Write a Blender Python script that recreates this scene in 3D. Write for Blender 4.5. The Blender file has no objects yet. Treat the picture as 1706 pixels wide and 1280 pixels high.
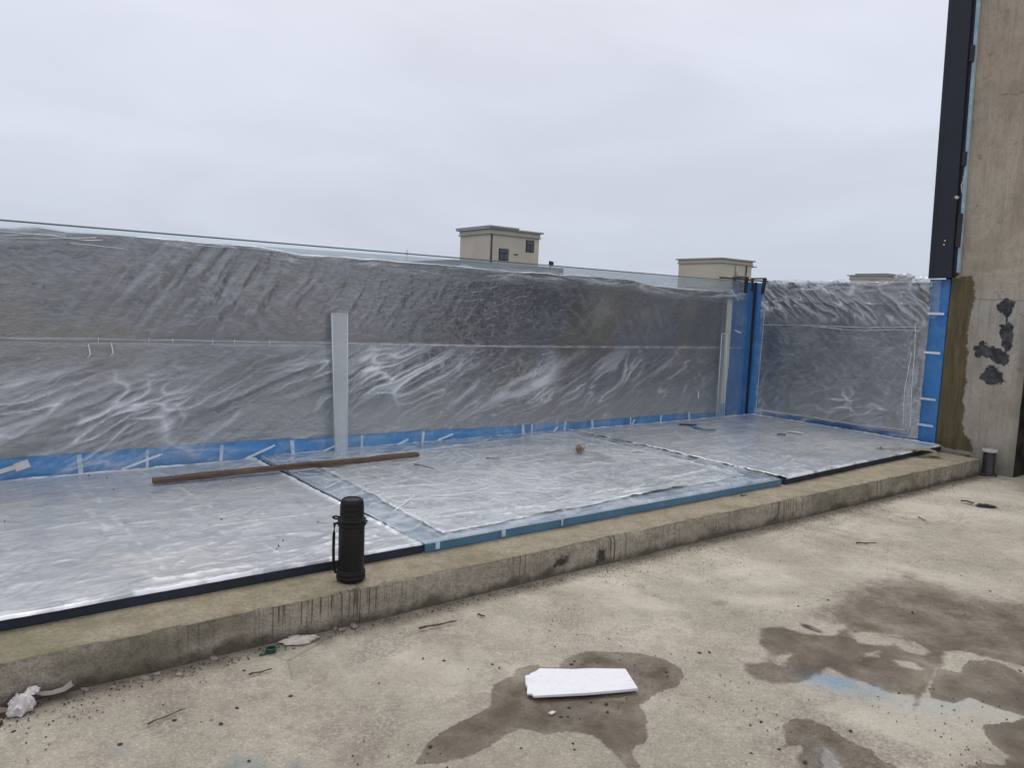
import bpy, bmesh, math, random
import numpy as np
from mathutils import Vector, Matrix

# ------------------------------------------------------------------ camera, sky, sun, exposure
S = bpy.context.scene
COL = S.collection
R = math.radians
cam_d = bpy.data.cameras.new('camera'); cam = bpy.data.objects.new('camera', cam_d); COL.objects.link(cam)
cam_d.sensor_width = 36; cam_d.lens = 26.65; cam_d.clip_start = 0.05; cam_d.clip_end = 3000
cam.matrix_world = Matrix(((0.79964, 0.029915, -0.599731, 0), (-0.599121, 0.106821, -0.7935, 0),
                           (0.040326, 0.993828, 0.103341, 1.5), (0, 0, 0, 1)))
S.camera = cam
SUN_EL, SUN_AZ = 58, 200            # azimuth the light comes from, measured from +Y clockwise
W = bpy.data.worlds.new('World'); S.world = W; W.use_nodes = True
nt = W.node_tree; nt.nodes.clear()
wn = nt.nodes.new; wl = nt.links.new
out = wn('ShaderNodeOutputWorld'); bg = wn('ShaderNodeBackground'); wl(bg.outputs[0], out.inputs[0])
bg.inputs[1].default_value = 0.1
sky = wn('ShaderNodeTexSky'); sky.sky_type = 'NISHITA'; sky.sun_disc = False
sky.sun_elevation = R(SUN_EL); sky.sun_rotation = R(20); sky.dust_density = 3
tc = wn('ShaderNodeTexCoord'); sep = wn('ShaderNodeSeparateXYZ'); wl(tc.outputs['Generated'], sep.inputs[0])
mr = wn('ShaderNodeMapRange'); wl(sep.outputs['Z'], mr.inputs[0])
mr.inputs[1].default_value = 0.0; mr.inputs[2].default_value = 1.0; mr.inputs[3].default_value = 0; mr.inputs[4].default_value = 1
ramp = wn('ShaderNodeValToRGB'); wl(mr.outputs[0], ramp.inputs[0])
e = ramp.color_ramp.elements
e[0].position = 0.0; e[0].color = (.50, .545, .645, 1)
e[1].position = 1.0; e[1].color = (1.0, 1.0, 1.03, 1)
x = e.new(0.14); x.color = (.575, .61, .70, 1)
x = e.new(0.42); x.color = (.70, .725, .80, 1)
# soft cloud banks
mp = wn('ShaderNodeMapping'); wl(tc.outputs['Generated'], mp.inputs[0]); mp.inputs['Scale'].default_value = (1, 1, 3.2)
mp.inputs['Rotation'].default_value = (R(8), 0, 0)
nz = wn('ShaderNodeTexNoise'); wl(mp.outputs[0], nz.inputs[0]); nz.inputs['Scale'].default_value = 2.6
nz.inputs['Detail'].default_value = 6; nz.inputs['Roughness'].default_value = .5; nz.inputs['Distortion'].default_value = .6
cr = wn('ShaderNodeMapRange'); wl(nz.outputs[0], cr.inputs[0])
cr.inputs[1].default_value = .3; cr.inputs[2].default_value = .7; cr.inputs[3].default_value = .93; cr.inputs[4].default_value = 1.07
mul = wn('ShaderNodeVectorMath'); mul.operation = 'SCALE'; wl(ramp.outputs[0], mul.inputs[0]); wl(cr.outputs[0], mul.inputs['Scale'])
sc10 = wn('ShaderNodeVectorMath'); sc10.operation = 'SCALE'; wl(mul.outputs[0], sc10.inputs[0]); sc10.inputs['Scale'].default_value = 9.6
mix = wn('ShaderNodeMix'); mix.data_type = 'RGBA'; mix.inputs[0].default_value = 0.94
wl(sky.outputs[0], mix.inputs[6]); wl(sc10.outputs[0], mix.inputs[7]); wl(mix.outputs[2], bg.inputs[0])
sd = bpy.data.lights.new('sun', 'SUN'); sun = bpy.data.objects.new('sun', sd); COL.objects.link(sun)
sd.energy = 0.9; sd.angle = R(28); sd.color = (1, .97, .92)
sun.rotation_euler = (R(-(90 - SUN_EL)), 0, R(-20))    # light falls from beyond the wall, slightly to the right
S.view_settings.view_transform = 'Standard'; S.view_settings.look = 'None'
S.view_settings.exposure = 0.25; S.view_settings.gamma = 1.0; S.view_settings.use_curve_mapping = False
S.render.resolution_x = 1024; S.render.resolution_y = 769

# ------------------------------------------------------------------ traced outlines (world metres)
WET_A=[(1.212, 2.019), (1.32, 2.106), (1.409, 2.132), (1.492, 2.154), (1.595, 2.167), (1.653, 2.227), (1.714, 2.291), (1.764, 2.305), (1.825, 2.299), (1.876, 2.355), (1.947, 2.347), (1.977, 2.308), (2.02, 2.276), (2.145, 2.315), (2.232, 2.306), (2.318, 2.243), (2.401, 2.177), (2.449, 2.098), (2.458, 1.997), (2.42, 1.938), (2.339, 1.894), (2.262, 1.912), (2.171, 1.896), (2.083, 1.881), (2.057, 1.816), (2.005, 1.759), (1.933, 1.695), (1.868, 1.691), (1.829, 1.66), (1.804, 1.592), (1.763, 1.618), (1.784, 1.7), (1.805, 1.802), (1.794, 1.84), (1.736, 1.896), (1.659, 1.921), (1.635, 1.973), (1.603, 2.007), (1.545, 2.007), (1.468, 1.986), (1.389, 1.969), (1.302, 1.983)]
WET_B=[(2.429, 1.48), (2.514, 1.493), (2.563, 1.461), (2.569, 1.389), (2.558, 1.295), (2.57, 1.219), (2.536, 1.162), (2.537, 1.111), (2.507, 0.988), (2.145, 1.227), (2.259, 1.293), (2.299, 1.343), (2.365, 1.352), (2.38, 1.376), (2.318, 1.403), (2.364, 1.422)]
WET_C=[(3.292, 0.999), (3.172, 1.014), (3.095, 1.049), (3.029, 1.017), (2.991, 0.972), (2.939, 0.911), (2.866, 0.914), (2.833, 0.948), (2.747, 0.973), (2.613, 0.918), (2.932, 0.707), (3.544, 0.886)]
WET_D=[(3.118, 2.066), (3.234, 2.02), (3.26, 1.904), (3.359, 1.819), (3.573, 1.863), (3.699, 1.894), (3.863, 1.822), (4.012, 1.759), (4.163, 1.639), (4.388, 1.502), (4.615, 1.364), (3.864, 1.083), (3.788, 1.171), (3.759, 1.274), (3.732, 1.389), (3.654, 1.438), (3.507, 1.39), (3.262, 1.327), (3.038, 1.276), (2.974, 1.268), (3.095, 1.325), (3.031, 1.384), (3.03, 1.494), (3.006, 1.546), (3.018, 1.646), (2.979, 1.641), (2.797, 1.641), (2.695, 1.687), (2.663, 1.764), (2.679, 1.83), (2.737, 1.873), (2.831, 1.835), (2.909, 1.87), (2.956, 1.952)]
WET_E=[(3.484, 1.302), (3.647, 1.323), (3.737, 1.266), (3.705, 1.143), (3.716, 1.002), (3.41, 0.907), (3.308, 1.005), (3.281, 1.087), (3.281, 1.19), (3.185, 1.199), (3.146, 1.275), (3.201, 1.311), (3.437, 1.382)]
DAMP=[(3.58, 2.051), (3.961, 2.124), (4.314, 2.117), (4.576, 2.07), (4.6, 1.877), (4.536, 1.652), (4.635, 1.53), (4.936, 1.379), (4.28, 1.176), (3.624, 1.49), (3.556, 1.721), (3.529, 1.839), (3.498, 1.909)]
DRY_A=[(3.452, 1.786), (3.567, 1.727), (3.634, 1.624), (3.601, 1.505), (3.531, 1.481), (3.49, 1.529), (3.53, 1.618), (3.432, 1.656), (3.389, 1.705)]
DRY_B=[(3.306, 1.633), (3.378, 1.61), (3.326, 1.588), (3.276, 1.609)]
DRY_C=[(3.354, 1.517), (3.398, 1.469), (3.369, 1.415), (3.336, 1.416), (3.318, 1.487)]
DRY_D=[(2.884, 1.843), (3.005, 1.81), (2.857, 1.778), (2.866, 1.803)]
POOL_B=[(2.392, 1.362), (2.465, 1.342), (2.456, 1.28), (2.395, 1.204), (2.299, 1.125), (2.196, 1.193), (2.286, 1.275)]
BLUE_A=[(2.879, 1.684), (2.942, 1.644), (2.991, 1.537), (3.023, 1.442), (2.952, 1.452), (2.89, 1.546), (2.832, 1.628)]
BLUE_B=[(2.868, 1.634), (3.0, 1.494), (3.082, 1.334), (3.267, 1.198), (3.317, 1.015), (3.145, 1.017), (2.98, 1.2), (2.852, 1.429), (2.808, 1.58)]
GREY_A=[(0.683, 2.378), (0.727, 2.395), (0.773, 2.36), (0.802, 2.324), (0.804, 2.248), (0.777, 2.186), (0.647, 2.271)]
GREY_B=[(0.842, 2.274), (0.899, 2.26), (0.917, 2.18), (0.855, 2.155), (0.816, 2.202)]
GREY_C=[(0.381, 2.674), (0.441, 2.641), (0.464, 2.591), (0.443, 2.535), (0.391, 2.592)]
COL_B1=[(3.167, 1.699), (3.109, 1.762), (3.059, 1.727), (3.059, 1.649), (3.093, 1.595), (3.162, 1.646)]
COL_B2=[(3.139, 1.496), (3.07, 1.517), (3.025, 1.457), (3.03, 1.352), (3.061, 1.261), (3.105, 1.311), (3.122, 1.399)]
COL_B3=[(3.346, 1.259), (3.294, 1.326), (3.239, 1.267), (3.157, 1.263), (3.058, 1.226), (3.038, 1.104), (3.111, 1.115), (3.198, 1.18), (3.265, 1.193), (3.339, 1.187)]
COL_B4=[(3.233, 1.032), (3.188, 1.081), (3.086, 1.028), (3.07, 0.94), (3.171, 0.903), (3.259, 0.957)]
COL_BROWN=[(3.653, 1.956), (3.459, 2.0), (3.426, 1.874), (3.406, 1.711), (3.436, 1.492), (3.428, 1.235), (3.412, 0.978), (3.415, 0.737), (3.39, 0.386), (3.304, 0.288), (3.277, 0.181), (3.406, 0.186), (3.638, 0.192), (3.8, 0), (3.8, 1.97)]


# ------------------------------------------------------------------ noise in numpy
def vnoise(x, y, seed=0):
    x = np.asarray(x, float); y = np.asarray(y, float)
    xi = np.floor(x).astype(np.int64); yi = np.floor(y).astype(np.int64)
    fx = x - xi; fy = y - yi
    fx = fx*fx*fx*(fx*(fx*6-15)+10); fy = fy*fy*fy*(fy*(fy*6-15)+10)
    def h(a, b):
        n = (a*374761393 + b*668265263 + seed*1442695041) & 0xffffffff
        n = ((n ^ (n >> 13))*1274126177) & 0xffffffff
        n = n ^ (n >> 16)
        return (n & 0xffff)/65535.0
    return (h(xi, yi)*(1-fx)+h(xi+1, yi)*fx)*(1-fy) + (h(xi, yi+1)*(1-fx)+h(xi+1, yi+1)*fx)*fy
def fbm(x, y, seed=0, o=4):
    s = 0; a = .5; t = 0
    for k in range(o):
        s = s + a*vnoise(x*2**k+13.7*k, y*2**k+7.1*k, seed+k); t += a; a *= .5
    return s/t
def ridge(x, y, seed=0, p=2.5):
    return (1-np.abs(2*vnoise(x, y, seed)-1))**p
def sstep(a, b, x):
    t = np.clip((x-a)/(b-a), 0, 1); return t*t*(3-2*t)
def creases(x, y, seed, angs, f, p=6, along=.16, warp=.35):
    """thin sharp crease lines running roughly along the given angles (degrees)"""
    m = np.zeros(np.shape(x)); wx = x+(fbm(x*1.3, y*1.3, seed+70)-.5)*warp; wy = y+(fbm(x*1.3, y*1.3, seed+71)-.5)*warp
    for k, ang in enumerate(angs):
        a = math.radians(ang); s_ = -wx*math.sin(a)+wy*math.cos(a); t_ = wx*math.cos(a)+wy*math.sin(a)
        g = ridge(s_*f*(1+.3*k), t_*f*along*(1+.3*k)+k*7, seed+k, p)
        m = np.maximum(m, g*sstep(.42, .70, vnoise(x*2.3+k*9, y*2.3, seed+50+k)))
    return m
def sdf(px, py, poly):
    """signed distance to a polygon, negative inside"""
    d = np.full(px.shape, 1e9); ins = np.zeros(px.shape, bool); n = len(poly)
    for i in range(n):
        ax, ay = poly[i]; bx, by = poly[(i+1) % n]
        ex, ey = bx-ax, by-ay; wx, wy = px-ax, py-ay
        t = np.clip((wx*ex+wy*ey)/(ex*ex+ey*ey+1e-12), 0, 1)
        d = np.minimum(d, (wx-ex*t)**2+(wy-ey*t)**2)
        c = ((ay > py) != (by > py)) & (px < (bx-ax)*(py-ay)/((by-ay) if by != ay else 1e-9)+ax)
        ins ^= c
    d = np.sqrt(d); return np.where(ins, -d, d)

# ------------------------------------------------------------------ object helpers
LOC = {}
def link(o, parent=None):
    COL.objects.link(o)
    if parent is not None: o.parent = parent
    return o
def tag(o, label=None, cat=None, group=None, kind=None):
    if label: o['label'] = label
    if cat: o['category'] = cat
    if group: o['group'] = group
    if kind: o['kind'] = kind
    return o
def thing(name, loc, label, cat, group=None):
    o = bpy.data.objects.new(name, None); COL.objects.link(o); o.location = loc; o.empty_display_size = .1
    LOC[o] = Vector(loc); return tag(o, label, cat, group)
def root_of(p):
    while p is not None and p.parent is not None: p = p.parent
    return p
def mesh(name, verts, faces, mat, parent=None, smooth=False, attrs=None):
    base = LOC.get(root_of(parent), Vector((0, 0, 0))) if parent is not None else Vector((0, 0, 0))
    v = np.asarray(verts, float).reshape(-1, 3)
    if parent is None:
        base = Vector(((v[:, 0].min()+v[:, 0].max())/2, (v[:, 1].min()+v[:, 1].max())/2, v[:, 2].min()))
    v = v-np.array(base)
    m = bpy.data.meshes.new(name); m.from_pydata(v.tolist(), [], [tuple(map(int, f)) for f in faces])
    if smooth: m.polygons.foreach_set('use_smooth', [True]*len(m.polygons))
    if attrs:
        for k, a in attrs.items():
            at = m.attributes.new(k, 'FLOAT', 'POINT'); at.data.foreach_set('value', np.asarray(a, float).ravel())
    if mat: m.materials.append(mat)
    m.update()
    o = bpy.data.objects.new(name, m); link(o, parent)
    if parent is None: o.location = base; LOC[o] = base
    return o
def grid(name, P, mat, parent=None, attrs=None, smooth=True):
    a, b = P.shape[:2]; i = np.arange(a*b).reshape(a, b)
    f = np.stack([i[:-1, :-1], i[1:, :-1], i[1:, 1:], i[:-1, 1:]], -1).reshape(-1, 4)
    return mesh(name, P.reshape(-1, 3), f, mat, parent, smooth, attrs)
def bm_obj(name, bm, mat, parent=None, smooth=False):
    bmesh.ops.recalc_face_normals(bm, faces=bm.faces)
    bm.verts.ensure_lookup_table(); bm.verts.index_update()
    v = [tuple(x.co) for x in bm.verts]; f = [[q.index for q in p.verts] for p in bm.faces]; bm.free()
    return mesh(name, v, f, mat, parent, smooth)
def add_hexa(bm, c):      # c: 8 corners, bottom 4 ccw then top 4
    v = [bm.verts.new(p) for p in c]
    for f in ((0, 3, 2, 1), (4, 5, 6, 7), (0, 1, 5, 4), (1, 2, 6, 5), (2, 3, 7, 6), (3, 0, 4, 7)):
        bm.faces.new([v[k] for k in f])
    return v
def hexa(name, c, mat, parent=None, bevel=0):
    bm = bmesh.new(); add_hexa(bm, c)
    if bevel: bmesh.ops.bevel(bm, geom=bm.edges[:], offset=bevel, segments=2, affect='EDGES', profile=.5)
    return bm_obj(name, bm, mat, parent)
def box(name, x0, x1, y0, y1, z0, z1, mat, parent=None, bevel=0):
    return hexa(name, [(x0, y0, z0), (x1, y0, z0), (x1, y1, z0), (x0, y1, z0), (x0, y0, z1), (x1, y0, z1), (x1, y1, z1), (x0, y1, z1)], mat, parent, bevel)
def prism(name, poly, z0, z1, mat, parent=None, bevel=0):
    bm = bmesh.new(); n = len(poly)
    a = [bm.verts.new((p[0], p[1], z0 if np.isscalar(z0) else z0[i])) for i, p in enumerate(poly)]
    b = [bm.verts.new((p[0], p[1], z1 if np.isscalar(z1) else z1[i])) for i, p in enumerate(poly)]
    bm.faces.new(a[::-1]); bm.faces.new(b)
    for i in range(n): bm.faces.new([a[i], a[(i+1) % n], b[(i+1) % n], b[i]])
    if bevel: bmesh.ops.bevel(bm, geom=bm.edges[:], offset=bevel, segments=1, affect='EDGES')
    return bm_obj(name, bm, mat, parent)
def lathe(name, prof, cx, cy, mat, parent=None, n=48, closed=True):
    P = []; F = []
    for r, z in prof:
        for k in range(n):
            a = 2*math.pi*k/n; P.append((cx+r*math.cos(a), cy+r*math.sin(a), z))
    m = len(prof)
    for j in range(m-1):
        for k in range(n):
            F.append((j*n+k, j*n+(k+1) % n, (j+1)*n+(k+1) % n, (j+1)*n+k))
    if closed:
        F.append(tuple(range(n))[::-1]); F.append(tuple((m-1)*n+k for k in range(n)))
    o = mesh(name, P, F, mat, parent, True)
    try: o.data.set_sharp_from_angle(angle=R(35))
    except Exception: pass
    return o
def tube(name, pts, rad, mat, parent=None, n=8, flat=1.0):
    pts = [Vector(p) for p in pts]; m = len(pts); P = []; F = []
    rr = rad if hasattr(rad, '__len__') else [rad]*m
    up0 = Vector((0, 0, 1))
    for i, p in enumerate(pts):
        t = (pts[min(i+1, m-1)]-pts[max(i-1, 0)]).normalized()
        u = up0 if abs(t.dot(up0)) < .95 else Vector((1, 0, 0))
        s = t.cross(u).normalized(); w = s.cross(t)
        for k in range(n):
            a = 2*math.pi*k/n; P.append(p+s*math.cos(a)*rr[i]+w*math.sin(a)*rr[i]*flat)
    for j in range(m-1):
        for k in range(n): F.append((j*n+k, j*n+(k+1) % n, (j+1)*n+(k+1) % n, (j+1)*n+k))
    F.append(tuple(range(n))[::-1]); F.append(tuple((m-1)*n+k for k in range(n)))
    return mesh(name, [tuple(v) for v in P], F, mat, parent, True)

# ------------------------------------------------------------------ material helpers
class MT:
    def __init__(s, name, rough=.6, spec=.5, coat=0, metal=0):
        s.m = bpy.data.materials.new(name); s.m.use_nodes = True; s.t = s.m.node_tree; s.n = s.t.nodes
        s.b = s.n['Principled BSDF']; s.b.inputs['Roughness'].default_value = rough
        s.b.inputs['Specular IOR Level'].default_value = spec; s.b.inputs['Metallic'].default_value = metal
        s.b.inputs['Coat Weight'].default_value = coat; s.b.inputs['Coat Roughness'].default_value = .08
        s.g = s.n.new('ShaderNodeNewGeometry').outputs['Position']
        s.h = None
    def l(s, a, b): s.t.links.new(a, b)
    def pos(s, sc=(1, 1, 1), rot=(0, 0, 0)):
        m = s.n.new('ShaderNodeMapping'); s.l(s.g, m.inputs[0]); m.inputs['Scale'].default_value = sc
        m.inputs['Rotation'].default_value = rot; return m.outputs[0]
    def noise(s, scale, detail=4, rough=.55, sc=(1, 1, 1), dist=0, rot=(0, 0, 0)):
        n = s.n.new('ShaderNodeTexNoise'); s.l(s.pos(sc, rot), n.inputs['Vector']); n.inputs['Scale'].default_value = scale
        n.inputs['Detail'].default_value = detail; n.inputs['Roughness'].default_value = rough; n.inputs['Distortion'].default_value = dist
        return n.outputs[0]
    def vor(s, scale, sc=(1, 1, 1), feat='F1'):
        n = s.n.new('ShaderNodeTexVoronoi'); n.feature = feat; s.l(s.pos(sc), n.inputs['Vector']); n.inputs['Scale'].default_value = scale
        return n.outputs[0]
    def attr(s, name):
        n = s.n.new('ShaderNodeAttribute'); n.attribute_name = name; return n.outputs['Fac']
    def rng(s, v, a, b, c=0, d=1, smooth=False):
        n = s.n.new('ShaderNodeMapRange'); s.l(v, n.inputs[0])
        if smooth: n.interpolation_type = 'SMOOTHSTEP'
        for i, q in enumerate((a, b, c, d)): n.inputs[i+1].default_value = q
        return n.outputs[0]
    def op(s, o, a, b=None):
        n = s.n.new('ShaderNodeMath'); n.operation = o
        for i, q in enumerate((a, b)):
            if q is None: continue
            if isinstance(q, (int, float)): n.inputs[i].default_value = q
            else: s.l(q, n.inputs[i])
        return n.outputs[0]
    def mix(s, f, a, b, mode='MIX'):
        n = s.n.new('ShaderNodeMix'); n.data_type = 'RGBA'; n.blend_type = mode
        for i, q in ((0, f), (6, a), (7, b)):
            if isinstance(q, tuple): n.inputs[i].default_value = (*q, 1)
            elif isinstance(q, (int, float)): n.inputs[i].default_value = q
            else: s.l(q, n.inputs[i])
        return n.outputs[2]
    def sepz(s, ax='Z'):
        n = s.n.new('ShaderNodeSeparateXYZ'); s.l(s.g, n.inputs[0]); return n.outputs[ax]
    def color(s, c):
        if isinstance(c, tuple): s.b.inputs['Base Color'].default_value = (*c, 1)
        else: s.l(c, s.b.inputs['Base Color'])
        return s
    def rough(s, v): s.l(v, s.b.inputs['Roughness']); return s
    def bump(s, h, strength=.5, dist=.01):
        n = s.n.new('ShaderNodeBump'); s.l(h, n.inputs['Height']); n.inputs['Strength'].default_value = strength
        n.inputs['Distance'].default_value = dist
        if s.h: s.l(s.h, n.inputs['Normal'])
        s.h = n.outputs[0]; s.l(s.h, s.b.inputs['Normal']); s.l(s.h, s.b.inputs['Coat Normal']); return s

def simple(name, col, rough=.6, spec=.5, var=.15, vs=8, coat=0, bump=0, bs=60, metal=0, sc=(1, 1, 1)):
    m = MT(name, rough, spec, coat, metal)
    n = m.noise(vs, 5, .6, sc)
    dk = tuple(c*(1-var) for c in col); lt = tuple(min(1, c*(1+var)) for c in col)
    m.color(m.mix(m.rng(n, .3, .7), dk, lt))
    if bump: m.bump(m.noise(bs, 4, .6, sc), bump, .004)
    return m.m

# ---- concrete deck
def mk_floor():
    m = MT('deck_concrete', .85, .35)
    n1 = m.rng(m.noise(.9, 4, .55, dist=.3), .35, .65)
    n2 = m.rng(m.noise(5, 6, .65, dist=.5), .32, .68)
    n3 = m.rng(m.noise(38, 5, .7), .3, .7)
    n4 = m.rng(m.noise(2.1, 3, .5, sc=(1.3, .7, 1)), .4, .62)
    c = m.mix(n1, (.66, .59, .48), (.83, .755, .63))
    c = m.mix(m.op('MULTIPLY', n4, .55), c, (.42, .41, .32))
    pk = m.rng(m.noise(1.6, 3, .5, rot=(0, 0, 2)), .52, .68)
    c = m.mix(m.op('MULTIPLY', pk, .5), c, (.55, .43, .365))
    c = m.mix(m.op('MULTIPLY', n2, .46), c, (.32, .28, .215))
    c = m.mix(m.op('MULTIPLY', m.rng(m.noise(15, 7, .78, dist=.4), .50, .66), .45), c, (.225, .195, .15))
    c = m.mix(m.op('MULTIPLY', n3, .42), c, (.25, .215, .165))
    c = m.mix(m.op('MULTIPLY', m.rng(m.noise(130, 4, .75), .42, .62), .42), c, (.22, .185, .14))
    c = m.mix(m.op('MULTIPLY', m.rng(m.noise(95, 4, .75, rot=(1, 0, 0)), .52, .66), .5), c, (.80, .73, .61))
    cream = m.op('MULTIPLY', m.rng(m.noise(.75, 5, .6, dist=.8, rot=(0, 0, 3)), .50, .60), .45)
    c = m.mix(cream, c, (.74, .68, .56))
    dirt = m.op('MULTIPLY', m.rng(m.noise(1.0, 6, .7, dist=1.2, rot=(0, 0, 5)), .52, .66), m.rng(m.noise(26, 6, .8), .36, .62))
    c = m.mix(m.op('MULTIPLY', dirt, .6), c, (.25, .205, .155))
    # scaled, rougher patches where the skin has worn away
    worn = m.op('MULTIPLY', m.rng(m.noise(1.25, 5, .62, dist=.8, rot=(0, 0, .7)), .54, .62), m.rng(m.noise(70, 3, .7), .42, .6))
    c = m.mix(m.op('MULTIPLY', worn, .6), c, (.25, .21, .175))
    sp = m.op('MULTIPLY', m.rng(m.noise(105, 2, .5), .66, .70), m.rng(m.noise(1.6, 4, .6), .48, .62))
    c = m.mix(m.op('MULTIPLY', sp, .75), c, (.10, .085, .065))
    pale = m.rng(m.noise(150, 2, .5), .68, .74)
    c = m.mix(m.op('MULTIPLY', pale, .5), c, (.58, .54, .46))
    # dull round stains
    vo = m.rng(m.op('ADD', m.vor(2.6, (1, 1.6, 1)), m.op('MULTIPLY', m.noise(14, 4, .6), .25)), .20, .31, 1, 0, True)
    gate = m.rng(m.noise(1.7, 2, .5, rot=(0, 0, 1)), .52, .6)
    c = m.mix(m.op('MULTIPLY', m.op('MULTIPLY', vo, gate), .55), c, (.235, .21, .155))
    ck = m.op('MULTIPLY', m.rng(m.vor(.8, feat='DISTANCE_TO_EDGE'), 0, .004, 1, 0), m.rng(m.noise(1.1, 2), .56, .62))
    c = m.mix(m.op('MULTIPLY', ck, .5), c, (.17, .14, .11))
    # dirt gathered along the foot of the kerb
    y = m.sepz('Y')
    foot = m.rng(m.op('ADD', y, m.op('MULTIPLY', m.rng(m.noise(9, 5, .65), .3, .7), .10)), 3.02, 3.17)
    c = m.mix(m.op('MULTIPLY', foot, .8), c, (.20, .17, .13))
    # blue dye and grey cement marks
    wob = m.op('MULTIPLY', m.op('SUBTRACT', m.noise(11, 5, .65), .5), .12)
    wobf = m.op('MULTIPLY', m.op('SUBTRACT', m.noise(30, 4, .6), .5), .035)
    b1 = m.rng(m.op('ADD', m.attr('blue'), wob), -.10, .10, 1, 0, True)
    b2 = m.rng(m.op('ADD', m.attr('pale'), wob), -.14, .08, 1, 0, True)
    g1 = m.rng(m.op('ADD', m.attr('grey'), wobf), -.05, .02, 1, 0, True)
    c = m.mix(m.op('MULTIPLY', m.op('MULTIPLY', b2, m.rng(m.noise(4, 6, .65, rot=(0, 0, 2)), .3, .6)), .7), c, (.42, .475, .49))
    c = m.mix(m.op('MULTIPLY', m.op('MULTIPLY', m.op('MINIMUM', m.op('MULTIPLY', b1, 1.4), 1), m.rng(m.noise(7, 6, .7, sc=(1, 1, 1), dist=.6), .34, .62)), .8), c, (.20, .38, .56))
    c = m.mix(m.op('MULTIPLY', g1, .62), c, (.27, .31, .325))
    # water soaked into the slab
    soft = m.op('MULTIPLY', m.rng(m.noise(2.3, 2, .5), .50, .62), .014)
    wet = m.op('MULTIPLY', m.rng(m.op('SUBTRACT', m.op('ADD', m.attr('wet'), wobf), soft), -.006, .006, 1, 0, True), m.rng(m.attr('wet'), -.06, .0, 1, .86))
    wetd = m.rng(m.op('ADD', m.attr('wetd'), m.op('ADD', wobf, m.op('MULTIPLY', wob, .5))), -.022, .010, 1, 0, True)
    damp = m.op('MULTIPLY', m.rng(m.op('ADD', m.attr('damp'), m.op('MULTIPLY', wob, 2.2)), -.12, .08, 1, 0, True), .92)
    w = m.op('MAXIMUM', m.op('MAXIMUM', wet, m.op('MULTIPLY', wetd, .95)), damp)
    mott = m.rng(m.noise(4.5, 6, .65, dist=.5), .32, .62, .62, 1)
    wc = m.mix(m.op('MULTIPLY', w, mott), (1, 1, 1), (.215, .18, .148))
    c = m.mix(1.0, c, wc, 'MULTIPLY')
    core = m.op('MULTIPLY', m.op('MULTIPLY', w, m.rng(m.noise(1.6, 6, .7, dist=.8, rot=(0, 0, 6)), .48, .62)), .4)
    c = m.mix(core, c, (.085, .070, .055))
    m.color(c)
    pool = m.rng(m.op('ADD', m.attr('pool'), wobf), -.05, .03, 1, 0, True)
    r = m.op('SUBTRACT', .85, m.op('MULTIPLY', w, .15))
    r = m.op('SUBTRACT', r, m.op('MULTIPLY', m.rng(m.op('ADD', m.attr('wet'), wobf), -.22, -.06, 1, 0, True), .30))
    r = m.op('MULTIPLY', r, m.op('SUBTRACT', 1, m.op('MULTIPLY', pool, .93)))
    m.rough(r)
    m.l(pool, m.b.inputs['Coat Weight']); m.b.inputs['Coat Roughness'].default_value = .03; m.b.inputs['Coat IOR'].default_value = 1.75
    dry = m.op('SUBTRACT', 1, m.op('MAXIMUM', m.op('MULTIPLY', w, .6), pool))
    h = m.op('ADD', m.op('MULTIPLY', m.noise(70, 8, .78), .8), m.op('MULTIPLY', m.noise(9, 3, .6), .8))
    h = m.op('SUBTRACT', h, m.op('MULTIPLY', worn, .3))
    m.bump(m.op('MULTIPLY', h, dry), 1.0, .016)
    return m.m
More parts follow.
